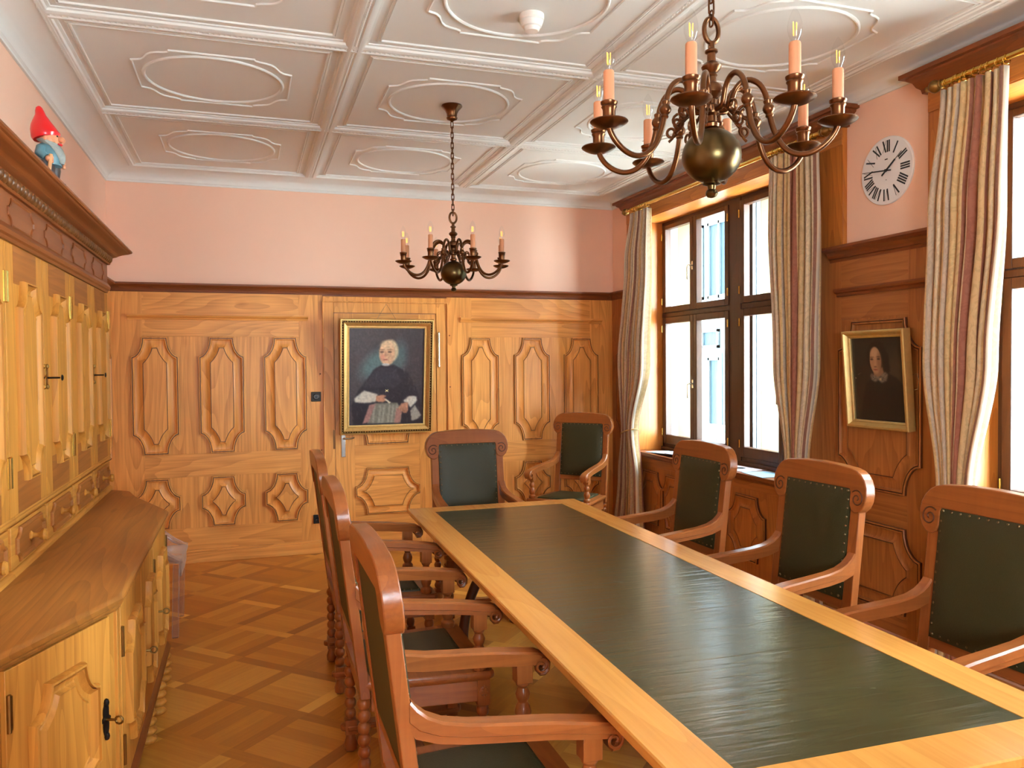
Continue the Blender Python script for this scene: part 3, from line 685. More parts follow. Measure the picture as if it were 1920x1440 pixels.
rings(rod1, [6.25,6.21,6.17,6.14,6.09,6.05,6.0,5.96,4.34,4.29,4.24,4.19,4.13,4.06,3.98,3.92]); rings(rod2, [2.98,2.93,2.88,2.86,2.82,2.78,2.75,2.70,2.66])

# ------------------------------------------------------------------ dresser on the left wall
DX, DK = -.789, 1.021
dr = thing('dresser', 'long pine dresser with carved doors, drawers and worktop along the left wall', 'dresser', (0,0,0))
dr.location = (XL, 3.66, 0)
def dl_(p): return (p[0]-XL, p[1]-3.66, p[2])
def dbuild(name, mb, mat, parent=dr, **k):
    mb.v = [dl_(p) for p in mb.v]; return build(name, mb, mat, parent, **k)
def sub_build(name, mb, mat, parent, **k):
    mb.v = [dl_(p) for p in mb.v]; return build(name, mb, mat, parent, **k)
UY0, UY1 = 2.02, 5.27
base_poly = [(XL,2.10),(-.645,2.14),(-.635,2.32),(-.418,2.81),(-.418,4.40),(-.630,4.92),(-.68,5.15),(-.80,5.255),(XL,5.255)]
top_poly = [(XL,2.06),(-.615,2.10),(-.605,2.31),(-.388,2.80),(-.388,4.395),(-.600,4.94),(-.655,5.15),(-.785,5.275),(XL,5.275)]
mb = MB(); mb.prism(base_poly, 'z', .19, .825); dbuild('base_body', mb, CAB['z'])
def inset(poly, d):
    cx = sum(p[0] for p in poly)/len(poly); cy = sum(p[1] for p in poly)/len(poly); out = []
    n = len(poly)
    for i,(x,y) in enumerate(poly):
        if x <= XL+1e-6: out.append((x,y+(d if y < 3 else -d))); continue
        a = Vector(poly[i-1]); p = Vector((x,y)); b_ = Vector(poly[(i+1)%n])
        e1 = (p-a).normalized(); e2 = (b_-p).normalized()
        n1 = Vector((e1.y,-e1.x)); n2 = Vector((e2.y,-e2.x)); nn = (n1+n2); nn = nn/(nn.length_squared/2)
        q = p-nn*d; out.append((q.x,q.y))
    return out
mb = MB()
loops = []
for d, z in ((.030,.818),(.014,.822),(.008,.832),(.012,.836),(.002,.842),(0,.850),(0,.858),(.006,.866),(.014,.870)):
    loops.append([(x,y,z) for x,y in inset(top_poly, d)])
mb.loft(loops); dbuild('worktop', mb, CTOP['y'], sharp=30)
mb = MB(); loops = []
for d, z in ((.0,.19),(-.010,.192),(-.024,.176),(-.028,.160),(-.026,.148),(-.010,.140),(.02,.138)): loops.append([(x,y,z) for x,y in inset(base_poly, d)])
mb.loft(loops[::-1]); dbuild('base_rail', mb, CROWN['y'], sharp=30)
def spool(mb, c, z0, z1, r):
    h = z1-z0; pr = [(r*.55,0)]; n = 4
    for k in range(n):
        for t, q in ((.02,.5),(.15,.8),(.35,1.0),(.5,1.04),(.65,1.0),(.85,.8),(.98,.5)): pr.append((r*q, h*(k+t)/n))
    pr.append((r*.55,h)); mb.lathe(pr, (c[0],c[1],z0), 16)
for (lx, ly) in ((-.412,3.66),(-.400,3.955),(-.412,4.36),(-.66,2.36),(-.44,2.86),(-.70,5.12)):
    mb = MB(); spool(mb, (lx-.006,ly), 0, .15, .034); dbuild('leg', mb, CAB['z'])
def lever(mb, p, n, u, s=1):
    p = Vector(p); n = Vector(n); u = Vector(u)
    mb.tube([p, p+n*.022, p+n*.028], [.004,.004,.003], 8)
    mb.tube([p+n*.030+Vector((0,0,.010*math.cos(2*PI*k/12)))+u*.010*math.sin(2*PI*k/12) for k in range(12)], .0025, 6, True)
def escutcheon(mb, p, n, u, s=1.0):
    p = Vector(p); n = Vector(n); u = Vector(u); pts = []
    for k in range(32):
        t = 2*PI*k/32; r = .020+.004*math.cos(6*t)
        pts.append((r*math.cos(t)*.85, (r+.034*abs(math.sin(t))**6)*math.sin(t)/max(abs(math.sin(t)),.2)*abs(math.sin(t)) if abs(math.sin(t)) > .2 else r*math.sin(t)))
    mb.loft([[p+u*a*s+EZ*b_*s+n*h for a,b_ in pts] for h in (0,.004)])
    for z in (.046,-.046): mb.ball(p+EZ*z*s+n*.004, .008*s, 8, (1,1,1.5))
# ---- upper doors
pitch = .531; FR = UY1-.03-6*pitch
dz0, dz1 = 1.083, 2.035
mb = MB(); mb.box(XL, DX, UY0, UY1, .87, 2.225); dbuild('upper_body', mb, CAB['z'])
mb = MB()
mb.sweep([(DX,UY0,1.068),(DX,UY1,1.068)], [(0,-.012),(.008,-.012),(.014,-.004),(.010,.004),(.016,.010),(.012,.015),(0,.016)], (0,0,1)) if False else None
prs = [(0,-.014),(-.008,-.014),(-.014,-.005),(-.010,.003),(-.016,.009),(-.012,.015),(0,.016)]
mb.sweep([(DX,UY0,1.066),(DX,UY1,1.066)], prs, (0,0,1)); mb.sweep([(DX,UY0,.884),(DX,UY1,.884)], [(0,-.014),(-.018,-.014),(-.018,.0),(-.012,.008),(-.004,.012),(0,.012)], (0,0,1))
dbuild('drawer_moulding', mb, CAB['y'], sharp=30)
for i in range(6):
    y0 = FR+i*pitch+.004; y1 = y0+pitch-.008; T = .016
    mb = MB()
    mb.box(DX, DX+T, y0, y1, dz0, dz1)
    d = dbuild('door', mb, CAB['z'], bevel=.002)
    # end rails of the door show a different board
    for z0, z1 in ((dz0+.001,dz0+.15),(dz1-.135,dz1-.001)):
        mb = MB(); mb.box(DX+T-.001, DX+T+.0008, y0+.10, y1-.10, z0, z1); sub_build('door_rail', mb, CABR['y'], d)
    yc = (y0+y1)/2
    o = panel('door_panel', dl_((DX+T,yc,1.553)), EY, EZ, EX, .285, .725, .16, .53, CAB['z'], d, DOORPROF, .75, 1.35)
    hy = y0-.004 if i % 2 == 0 else y1+.004
    off = .014 if i % 2 == 0 else -.014
    for zz in (1.88,1.24):
        mb = MB(); mb.box(DX+T-.001, DX+T+.002, hy+off-.011, hy+off+.011, zz-.055, zz+.055); mb.tube([(DX+T+.004,hy+off*.35,zz-.052),(DX+T+.004,hy+off*.35,zz+.052)], .006, 8); mb.tube([(DX+T+.003,hy+off*1.4,zz-.052),(DX+T+.003,hy+off*1.4,zz+.052)], .0035, 6)
        sub_build('hinge', mb, M_BRASS, d)
    ky = y1-.020 if i % 2 == 0 else y0+.028
    mb = MB(); escutcheon(mb, (DX+T,ky,1.565), EX, EY, .9); sub_build('escutcheon', mb, M_BRASS if i % 2 == 0 else M_OLDBRASS, d)
    if i % 2 == 1:
        mb = MB(); mb.tube([(DX+T,ky,1.560),(DX+T+.05,ky,1.560)], [.004,.0035], 8); mb.tube([(DX+T+.058,ky+.010*math.cos(2*PI*k/12),1.560+.010*math.sin(2*PI*k/12)) for k in range(12)], .003, 6, True); sub_build('key', mb, M_IRON, d)
    # drawer
    mb = MB(); mb.box(DX, DX+.012, y0+.012, y1-.012, .90, 1.048); dw = dbuild('drawer', mb, CAB['y'], bevel=.002)
    panel('drawer_panel', dl_((DX+.012,yc,.974)), EY, EZ, EX, .40, .125, .31, .058, CABR['y'], dw, [(0,0),(0,.006),(.006,.012),(.010,.012),(.016,.004),(.020,.002)], 1.0, 1.0)
    mb = MB(); mb.lathe([(.017,0),(.017,.004),(.010,.009),(.008,.022),(.010,.030),(.020,.038),(.023,.046),(.020,.054),(.008,.058)], (DX+.014,yc+.10,.974) if False else (DX+.014,yc,.974), 16, (1,0,0)); sub_build('knob', mb, CAB['x'], dw)
# frieze, rope and crown
mb = MB(); mb.box(XL, DX+.012, UY0-.01, UY1+.012, 2.10, 2.222); mb.sweep([(XL,UY1+.0,2.075),(DX,UY1+.0,2.075),(DX,UY0,2.075)], [(0,-.03),(.012,-.03),(.016,-.018),(.024,-.012),(.028,.002),(.024,.012),(.014,.026),(0,.028)], (0,0,1)); dbuild('frieze', mb, CROWN['y'], sharp=30)
for i in range(6):
    yc = FR+(i+.5)*pitch
    o = panel('frieze_panel', dl_((DX+.012,yc-.02,2.150)), EY, EZ, EX, .36, .10, .27, .03, CROWN['y'], dr, [(0,0),(0,.004),(.003,.006),(.006,.004),(.008,.001),(.012,.001)], 1.0, 1.0)
mb = MB()
for k in range(60):
    yy = UY1+.012-(k+.4)*.052
    c = Vector((DX+.022,yy,2.246)); a = Vector((.25,.42,-.87)).normalized()
    mb.tube([c-a*.027,c-a*.021,c-a*.010,c,c+a*.010,c+a*.021,c+a*.027], [.006,.015,.022,.024,.022,.015,.006], 10)
dbuild('rope_moulding', mb, wood('rope_dark', srgb(120,74,34), srgb(58,34,18), 'y', rough=.34, grain=.6), sharp=60)
mb = MB(); mb.sweep([(XL,UY1+.012,2.222),(DX+.012,UY1+.012,2.222),(DX+.012,UY0-.012,2.222)], [(0,-.008),(.012,-.008),(.018,.0),(.012,.006),(0,.006)], (0,0,1))
crown = [(0,-.012),(.026,-.012),(.030,-.004),(.046,.002),(.056,.010),(.074,.019),(.098,.027),(.108,.030),(.112,.034),(.120,.036),(.125,.042),(.125,.050),(.119,.056),(0,.056)]
mb.sweep([(XL,UY1+.012,2.262),(DX+.012,UY1+.012,2.262),(DX+.012,UY0-.012,2.262)], crown, (0,0,1)); mb.box(XL,DX+.02,UY0,UY1+.01,2.22,2.317)
dbuild('crown', mb, CROWN['y'], sharp=30)
# ---- base doors on the front and the angled corner
def base_door(name, P, U, Nn, w, hinge_side, knob, fp=.72):
    """P: lower corner at u=0, U along, door width w; panel"""
    P = Vector(P); U = Vector(U).normalized(); Nn = Vector(Nn).normalized(); z0, z1 = .205, .815; T = .016
    mb = MB(); c = [P+U*.004, P+U*(w-.004)]
    mb.loft([[c[0]+EZ*z0, c[1]+EZ*z0, c[1]+EZ*z1, c[0]+EZ*z1], [q+Nn*T for q in (c[0]+EZ*z0, c[1]+EZ*z0, c[1]+EZ*z1, c[0]+EZ*z1)]])
    d = dbuild(name, mb, CAB['z'], bevel=.002)
    pw = w-.17
    panel('door_panel', dl_(P+U*(w/2)+EZ*.515+Nn*T), U, EZ, Nn, pw, .42, pw*.56, .24, CAB['z'], d, DOORPROF, .8, 1.3)
    hu = .012 if hinge_side < 0 else w-.012
    for zz in (.70,.34):
        mb = MB(); q = P+U*hu+Nn*(T+.003); mb.tube([q+EZ*(zz-.05), q+EZ*(zz+.05)], .0065, 8); mb.tube([q-U*.008*hinge_side+EZ*(zz-.045), q-U*.008*hinge_side+EZ*(zz+.045)], .004, 6); sub_build('hinge', mb, M_OLDBRASS, d)
    ku = w-.035 if hinge_side < 0 else .035
    q = P+U*ku+Nn*T+EZ*.50
    mb = MB(); escutcheon(mb, q, Nn, U, 1.15 if knob == 2 else .9); sub_build('escutcheon', mb, M_IRON if knob == 2 else M_OLDBRASS, d)
    if knob:
        mb = MB(); mb.tube([q, q+Nn*.035], [.005,.004], 8); mb.tube([q+Nn*.045+Nn*.012*math.cos(2*PI*k/12)+EZ*.012*math.sin(2*PI*k/12) for k in range(12)], .0035, 6, True); sub_build('key', mb, M_OLDBRASS, d)
    return d
bx = -.418
base_door('door', (bx,2.850,0), EY, EX, .535, -1, 1)
base_door('door', (bx,3.388,0), EY, EX, .440, 1, 0)
base_door('door', (bx,3.832,0), EY, EX, .530, 1, 1)
a_ = Vector((-.635,2.32,0)); b_ = Vector((-.418,2.81,0)); U_ = (b_-a_).normalized(); N_ = Vector((U_.y,-U_.x,0))
base_door('door', a_+U_*.035, U_, N_, (b_-a_).length-.075, -1, 2)
for yy in (2.835,3.386,3.830,4.372):
    mb = MB(); mb.box(bx-.005,bx+.010,yy-.014,yy+.014,.195,.82); dbuild('front_stile', mb, CAB['z'], bevel=.002)

# ------------------------------------------------------------------ garden gnome on the dresser
M_RED = plain('red_glaze', srgb(214,20,28), .3, coat=.3); M_SKIN = plain('painted_skin', srgb(214,146,106), .35, coat=.2)
M_BLUE = plain('blue_glaze', srgb(84,124,134), .4, var=.08); M_GREY = plain('grey_beard', srgb(150,156,150), .5, var=.25, bscale=90)
M_TROU = plain('dark_trousers', srgb(62,52,48), .4, var=.15)
gn = thing('garden_gnome', 'painted garden gnome with red pointed cap standing on top of the dresser', 'garden gnome', (-.725,3.56,2.318), math.radians(-12))
gn.scale = (.88,.88,.88)
mb = MB()    # facing +x, one continuous body
secs = [(.080,.030,.040,.002),(.088,.052,.058,.002),(.115,.058,.062,.004),(.145,.054,.058,.004),(.170,.044,.050,.0),(.182,.030,.034,-.002)]
mb.loft([[(cx+a*math.cos(2*PI*k/20), b_*math.sin(2*PI*k/20), z) for k in range(20)] for z,a,b_,cx in secs]); build('jacket', mb, M_BLUE, gn)
mb = MB()
for s in (-1,1):
    mb.tube([(.006,s*.026,.0),(.008,s*.026,.03),(.006,s*.028,.07),(.0,s*.028,.10)], [.024,.026,.034,.036], 12); mb.ball((.028,s*.027,.010), .024, 10, (1.5,.9,.5))
mb.tube([(-.03,0,.0),(-.035,0,.05),(-.01,0,.095)], [.026,.040,.046], 12)
build('trousers', mb, M_TROU, gn)
mb = MB(); mb.ball((.010,0,.205), .043, 16, (1,1,1.0)); mb.tube([(.045,0,.208),(.062,0,.203),(.070,0,.197)], [.011,.014,.010], 10)
for s in (-1,1): mb.ball((.036,s*.020,.198), .014, 8); mb.ball((.008,s*.043,.202), .010, 8, (.8,.5,1.2))
build('head', mb, M_SKIN, gn)
mb = MB(); mb.tube([(.050,-.012,.183),(.058,0,.181),(.050,.012,.183)], [.003,.006,.003], 8); build('lips', mb, M_RED, gn)
mb = MB()
for s in (-1,1): mb.ball((.047,s*.014,.216), .005, 8)
build('eye', mb, M_BLACK, gn)
mb = MB(); mb.loft([[(cx+a*math.cos(2*PI*k/16), b_*math.sin(2*PI*k/16), z) for k in range(16)] for z,a,b_,cx in [(.095,.008,.010,.060),(.115,.018,.026,.055),(.14,.022,.036,.048),(.165,.026,.042,.034),(.185,.034,.045,.012),(.200,.036,.043,-.006)]]); build('beard', mb, M_GREY, gn)
mb = MB(); mb.loft([[(cx+a*math.cos(2*PI*k/20), a*1.02*math.sin(2*PI*k/20), z+.22*(-(a*math.cos(2*PI*k/20)))*(-1 if i < 2 else 0)) for k in range(20)] for i,(z,a,cx) in enumerate([(.208,.052,-.004),(.222,.058,-.006),(.245,.056,-.012),(.265,.048,-.018),(.285,.037,-.022),(.300,.029,-.024),(.312,.022,-.026),(.330,.018,-.030),(.345,.013,-.032),(.352,.005,-.032)])]); build('cap', mb, M_RED, gn)
for s in (-1,1):
    mb = MB(); mb.tube([(-.004,s*.052,.158),(-.004,s*.064,.130),(.018,s*.062,.112)], [.020,.021,.016], 10); build('sleeve', mb, M_BLUE, gn)
    mb = MB(); mb.ball((.030,s*.060,.106), .015, 10)
    for q in range(4): mb.tube([(.036,s*.066,.114-q*.007),(.046,s*.060,.113-q*.007),(.042,s*.050,.112-q*.007)], [.005,.005,.004], 6)
    build('hand', mb, M_SKIN, gn)
mb = MB(); mb.tube([(.040,-.062,.125),(.034,-.066,.06),(.028,-.070,.0)], .008, 8); build('tool_handle', mb, plain('handle_wood', srgb(206,150,100), .5), gn)

# ------------------------------------------------------------------ boardroom table
tb = thing('conference_table', 'long birch conference table with green leather top in the middle of the room', 'table', (1.366,2.897,0), math.radians(-1.29))
HW, HL, ZT = .523, 1.662, .76
mb = MB()
def rect(hx, hy, z): return [(-hx,-hy,z),(hx,-hy,z),(hx,hy,z),(-hx,hy,z)]
IW, IL = .388, 1.525
mb.loft([rect(IW,IL,ZT-.004),rect(IW,IL,ZT),rect(HW-.004,HL-.004,ZT),rect(HW,HL,ZT-.004),rect(HW,HL,ZT-.022),rect(HW-.006,HL-.006,ZT-.028),rect(HW-.012,HL-.012,ZT-.030),rect(HW-.012,HL-.012,ZT-.038),rect(HW-.03,HL-.03,ZT-.040)], True, False, True)
build('top_border', mb, TABLE['y'], tb, sharp=30)
mb = MB(); mb.loft([rect(IW-.0005,IL-.0005,ZT-.004),rect(IW-.0005,IL-.0005,ZT-.0015)]); build('leather_inlay', mb, M_TLEATHER, tb)
mb = MB(); mb.loft([rect(HW-.05,HL-.05,ZT-.040),rect(HW-.05,HL-.05,ZT-.048),rect(HW-.14,HL-.14,ZT-.052),rect(HW-.14,HL-.14,ZT-.125),rect(HW-.15,HL-.15,ZT-.13)], True, True, True); build('apron', mb, TDARK['y'], tb, sharp=30)
for s in (-1,1):
    for q in (-1,1):
        yy = s*1.05; pts = []
        for k in range(17):
            t = k/16; pts.append((q*(.10+.26*math.sin(PI*t)*.6+.24*t*t), yy, .63-.57*t+.04*math.sin(2*PI*t)))
        mb = MB(); mb.tube(pts, [.038-.012*math.sin(PI*k/16) for k in range(17)], 10); mb.lathe([(.02,0),(.045,.008),(.05,.03),(.04,.05),(.02,.06)], (pts[-1][0],yy,0), 14); build('leg', mb, TDARK['z'], tb)
    mb = MB(); mb.lathe([(.05,.0),(.09,.02),(.075,.10),(.11,.18),(.06,.26),(.05,.34),(.10,.42)], (0,s*1.05,.22), 20); build('pedestal', mb, TDARK['z'], tb)
mb = MB(); mb.tube([(0,-1.05,.30),(0,-.5,.26),(0,.5,.26),(0,1.05,.30)], .03, 10); build('stretcher', mb, TDARK['y'], tb)

# ------------------------------------------------------------------ leather armchairs
def spiral(mb, c, r, n, nrm_y, turns=1.6, tr=.0028, s=1):
    pts = []
    for k in range(28):
        t = k/27; a = s*(-PI/2+turns*2*PI*t)+(0 if s > 0 else 0); rr = r*(1-.82*t)
        pts.append((c[0]+rr*math.cos(a), c[1]+nrm_y, c[2]+rr*math.sin(a)))
    mb.tube(pts, tr, 5)
M_CARVE = plain('carved_line', srgb(84,42,18), .4)
def make_chair(label):
    t = thing('armchair', label, 'armchair')
    rk = lambda z: -.225-(z-.44)*.115          # rake of the back: y at height z
    # back frame: stiles
    for s in (-1,1):
        mb = MB(); loops = []
        for z in (.40,.47,.60,.80,1.00,1.06):
            y = rk(z); x0, x1 = s*.198, s*.247
            loops.append([(x0,y-.018,z),(x1,y-.018,z),(x1,y+.018,z),(x0,y+.018,z)])
        mb.loft(loops); build('stile', mb, CHAIR['z'], t, bevel=.003)
    # crest rail with scrolled ears
    half = [(0,1.072),(.190,1.072),(.196,1.060),(.196,1.010),(.206,.988),(.226,.976),(.248,.980),(.268,.998),(.280,1.024),(.284,1.055),(.279,1.085),(.266,1.112),(.246,1.134),(.222,1.148),(.194,1.155),(.10,1.163),(0,1.166)]
    poly = half+[(-x,z) for x,z in half[::-1] if x > 0]
    mb = MB(); mb.loft([[(x, rk(z)+dy+(0 if abs(x) < .15 else .0), z) for x,z in poly] for dy in (-.022,.026)]); build('crest_rail', mb, CHAIR['x'], t, bevel=.004)
    for s in (-1,1):
        mb = MB(); c = (s*.236, 0, 1.036); pts = []
        for k in range(34):
            q = k/33; a = (PI*.75 if s > 0 else PI*.25)+s*(-1)*1.55*2*PI*q; rr = .036*(1-.86*q)
            z = c[2]+rr*math.sin(a); pts.append((c[0]+rr*math.cos(a), rk(z)+.0265, z))
        mb.tube(pts, .003, 5); build('scroll_carving', mb, M_CARVE, t)
    mb = MB(); mb.loft([[(x,rk(z)+dy,z) for x,z in ((-.2,.575),(.2,.575),(.2,.625),(-.2,.625))] for dy in (-.014,.014)]); build('lower_rail', mb, CHAIR['x'], t, bevel=.003)
    # padded leather back
    mb = MB(); nx, nz = 14, 18; x0, x1, z0, z1 = -.197, .197, .615, 1.076
    for side in (1,-1):
        off = len(mb.v)
        for j in range(nz+1):
            for i in range(nx+1):
                a, b_ = i/nx, j/nz; x = x0+(x1-x0)*a; z = z0+(z1-z0)*b_
                bul = (max(0, 1-(2*a-1)**6)*max(0, 1-(2*b_-1)**6))
                y = rk(z)+(.022+.016*bul if side > 0 else -.014)
                mb.v.append((x,y,z))
        for j in range(nz):
            for i in range(nx):
                q = off+j*(nx+1)+i; mb.f.append((q,q+1,q+nx+2,q+nx+1) if side < 0 else (q,q+nx+1,q+nx+2,q+1))
    # close the edge
    o1 = (nx+1)*(nz+1); ring = [i for i in range(nx+1)]+[j*(nx+1)+nx for j in range(1,nz+1)]+[nz*(nx+1)+i for i in range(nx-1,-1,-1)]+[j*(nx+1) for j in range(nz-1,0,-1)]
    for k in range(len(ring)): a, b_ = ring[k], ring[(k+1)%len(ring)]; mb.f.append((a,b_,o1+b_,o1+a))
    lb = build('leather_back', mb, M_LEATHER, t, sharp=50)
    def studs(parent, spots, r):
        m0 = None
        for p, n_ in spots:
            if m0 is None:
                mb = MB(); mb.dome((0,0,0), r, (0,0,1), .8); m0 = build('stud', mb, M_STUD, parent); o = m0
            else:
                o = m0.copy(); COL.objects.link(o); o.parent = parent
            o.location = p; o.rotation_euler = Vector(n_).to_track_quat('Z','Y').to_euler()
    sp = [((-.182+.364*k/10, rk(z)+.0225, z), (0,1,.1)) for k in range(11) for z in (1.063,.629)]
    sp += [((x, rk(.629+.434*k/12)+.0225, .629+.434*k/12), (0,1,.1)) for k in range(1,12) for x in (-.186,.186)]
    studs(lb, sp, .0068)
    # seat
    seat = [(-.245,-.245),(.245,-.245),(.290,.235),(.282,.250),(-.282,.250),(-.290,.235)]
    mb = MB(); mb.loft([[(x*k,y*k,z) for x,y in seat] for k,z in ((.955,.425),(.975,.430),(.995,.438),(1.0,.448),(.995,.458),(.985,.462))]); build('seat_frame', mb, CHAIR['x'], t, sharp=30)
    mb = MB(); ls = [(-.185,-.200),(.185,-.200),(.215,.180),(-.215,.180)]
    mb.loft([[(x*k,y*k-.0,z) for x,y in ls] for k,z in ((1,.458),(1,.466),(.96,.474),(.85,.479),(.5,.482))]); sl = build('leather_seat', mb, M_LEATHER, t, sharp=50)
    sp = [((-.205+.41*k/10,.170,.470),(0,.2,1)) for k in range(11)]+[((s*(.178+.028*k/10),-.190+.36*k/10,.470),(s*.2,0,1)) for k in range(10) for s in (-1,1)]
    studs(sl, sp, .0058)
    # apron rails
    mb = MB(); mb.box(-.235,.235,.205,.228,.345,.428); build('front_rail', mb, CHAIR['x'], t, bevel=.003)
    mb = MB(); mb.box(-.21,.21,-.225,-.205,.345,.428); build('rear_rail', mb, CHAIR['x'], t, bevel=.003)
    for s in (-1,1):
        mb = MB(); mb.loft([[(s*(.222+d),-.20,z0),(s*(.262+d),.205,z0),(s*(.262+d),.205,z1),(s*(.222+d),-.20,z1)] for d,z0,z1 in ((-.012,.345,.428),(.008,.345,.428))]); build('side_rail', mb, CHAIR['y'], t, bevel=.003)
    # turned legs
    def turned(mb, x, y, z0, z1, r, n):
        h = z1-z0; pr = [(r*.7,0)]
        for k in range(n):
            for q, e in ((.04,.62),(.14,.85),(.32,1.0),(.5,1.05),(.68,1.0),(.86,.85),(.96,.62)): pr.append((r*e, h*(k+q)/n))
        pr.append((r*.7,h)); mb.lathe(pr, (x,y,z0), 14)
    for s in (-1,1):
        mb = MB(); x, y = s*.252, .212
        mb.box(x-.024,x+.024,y-.024,y+.024,.330,.430); turned(mb, x, y, .135, .330, .023, 4); mb.box(x-.023,x+.023,y-.023,y+.023,.075,.135); mb.lathe([(.016,0),(.026,.010),(.028,.035),(.020,.060),(.018,.076)], (x,y,0), 14)
        lg = build('front_leg', mb, CHAIR['z'], t, bevel=.002)
        mb = MB(); mb.lathe([(.018,0),(.018,.003),(.014,.005),(.0,.004)], (x+s*.024,y,.385), 14, (s,0,0))
        for k in range(8): mb.tube([(x+s*.027,y+.004*math.cos(k*PI/4),.385+.006*math.sin(k*PI/4)),(x+s*.029,y+.010*math.cos(k*PI/4),.385+.018*math.sin(k*PI/4)),(x+s*.026,y+.013*math.cos(k*PI/4),.385+.024*math.sin(k*PI/4))], [.0015,.0035,.001], 5)
        build('rosette', mb, CHAIR['z'], lg)
        mb = MB(); x, y = s*.222, -.225
        turned(mb, x, y, .135, .40, .023, 6); mb.box(x-.023,x+.023,y-.023,y+.023,.075,.135); mb.lathe([(.016,0),(.026,.010),(.028,.035),(.020,.060),(.018,.076)], (x,y,0), 14)
        build('rear_leg', mb, CHAIR['z'], t, bevel=.002)
    # low flat stretchers with rounded ends
    for s in (-1,1):
        mb = MB(); P = [(s*.215,-.262),(s*.232,-.268),(s*.248,-.258),(s*.254,-.235),(s*.284,.222),(s*.278,.246),(s*.258,.256),(s*.236,.248),(s*.224,.222),(s*.196,-.235)]
        mb.prism(P, 'z', .088, .112); build('stretcher', mb, CHAIR['y'], t, bevel=.006)
    mb = MB(); mb.box(-.215,.215,-.02,.03,.089,.111); build('cross_stretcher', mb, CHAIR['x'], t, bevel=.006)
    # arms
    for s in (-1,1):
        path = [(-.252,.812),(-.236,.792),(-.212,.772),(-.172,.754),(-.11,.742),(-.02,.733),(.10,.722),(.19,.709),(.245,.700),(.268,.688),(.279,.670),(.278,.650),(.266,.638),(.250,.638)]
        mb = MB(); loops = []
        for i,(y,z) in enumerate(path):
            a = path[max(i-1,0)]; b_ = path[min(i+1,len(path)-1)]; ty, tz = b_[0]-a[0], b_[1]-a[1]; l = math.hypot(ty,tz); ny, nz_ = -tz/l, ty/l
            th = [.066,.058,.052,.047,.044,.042,.040,.038,.034,.028,.022,.018,.014,.010][i]
            q = max(0, min(1, (y+.26)/.5)); xi = s*(.205+.020*q); xo = s*(.250+.036*q)
            loops.append([(xi,y,z),(xi+s*.006,y+ny*.006,z+nz_*.006),(xo-s*.006,y+ny*.006,z+nz_*.006),(xo,y,z),(xo,y-ny*th*.55,z-nz_*th*.55),(xo-s*.005,y-ny*th*.62,z-nz_*th*.62),(xo-s*.005,y-ny*th,z-nz_*th),(xi+s*.005,y-ny*th,z-nz_*th)])
        loops = [[(px, max(py, -.252), pz) for px,py,pz in L_] for L_ in loops]
        mb.loft(loops); ar = build('arm', mb, CHAIR['y'], t, sharp=35)
        for sx in (0,1):
            mb = MB(); xq = s*(.2255+.061*sx); pts = []
            for k in range(26):
                q = k/25; a = PI*.5-1.5*2*PI*q; rr = .026*(1-.85*q); pts.append((xq, .254+rr*math.cos(a), .664+rr*math.sin(a)))
            mb.tube(pts, .004, 5); build('arm_scroll', mb, CHAIR['y'], ar)
        mb = MB(); x, y = s*.253, .200
        mb.lathe([(.026,0),(.030,.010),(.029,.024),(.018,.034),(.024,.046),(.027,.062),(.022,.080),(.015,.092),(.021,.104),(.024,.118),(.018,.130),(.015,.138),(.022,.146),(.022,.156)], (x,y,.460), 16)
        mb.box(x-.024,x+.024,y-.026,y+.026,.614,.676); build('arm_support', mb, CHAIR['z'], t, bevel=.002)
    return t
GR = 'leather armchairs around the conference table'
chair = make_chair('carved armchair with green leather back at the left table side, nearest to the camera')
spots = [  # x, y, facing angle (0 faces +y), label
    (.600,2.055,-PI/2+.0,'carved armchair with green leather back at the left table side, nearest to the camera'),
    (.612,3.085,-PI/2-.01,'carved armchair at the left table side, middle one of three'),
    (.640,4.130,-PI/2-.01,'carved armchair at the left table side, farthest from the camera'),
    (1.395,4.835,PI,'armchair with shiny creased green leather back at the far head of the table'),
    (2.090,3.800,PI/2+.02,'carved armchair at the right table side nearest to the far window'),
    (2.085,2.845,PI/2+.03,'carved armchair at the right table side in front of the small dark portrait'),
    (2.075,2.000,PI/2+.0,'carved armchair cut off by the right edge of the photo'),
    (2.605,6.255,PI-math.radians(48),'leather armchair standing in the far corner beside the curtain'),
]
for i, (x, y, a, lab) in enumerate(spots):
    o = chair if i == 0 else copy_tree(chair)
    o.location = (x,y,0); o.rotation_euler = (0,0,a); o['label'] = lab; o['group'] = GR
    if i == 7: del o['group']

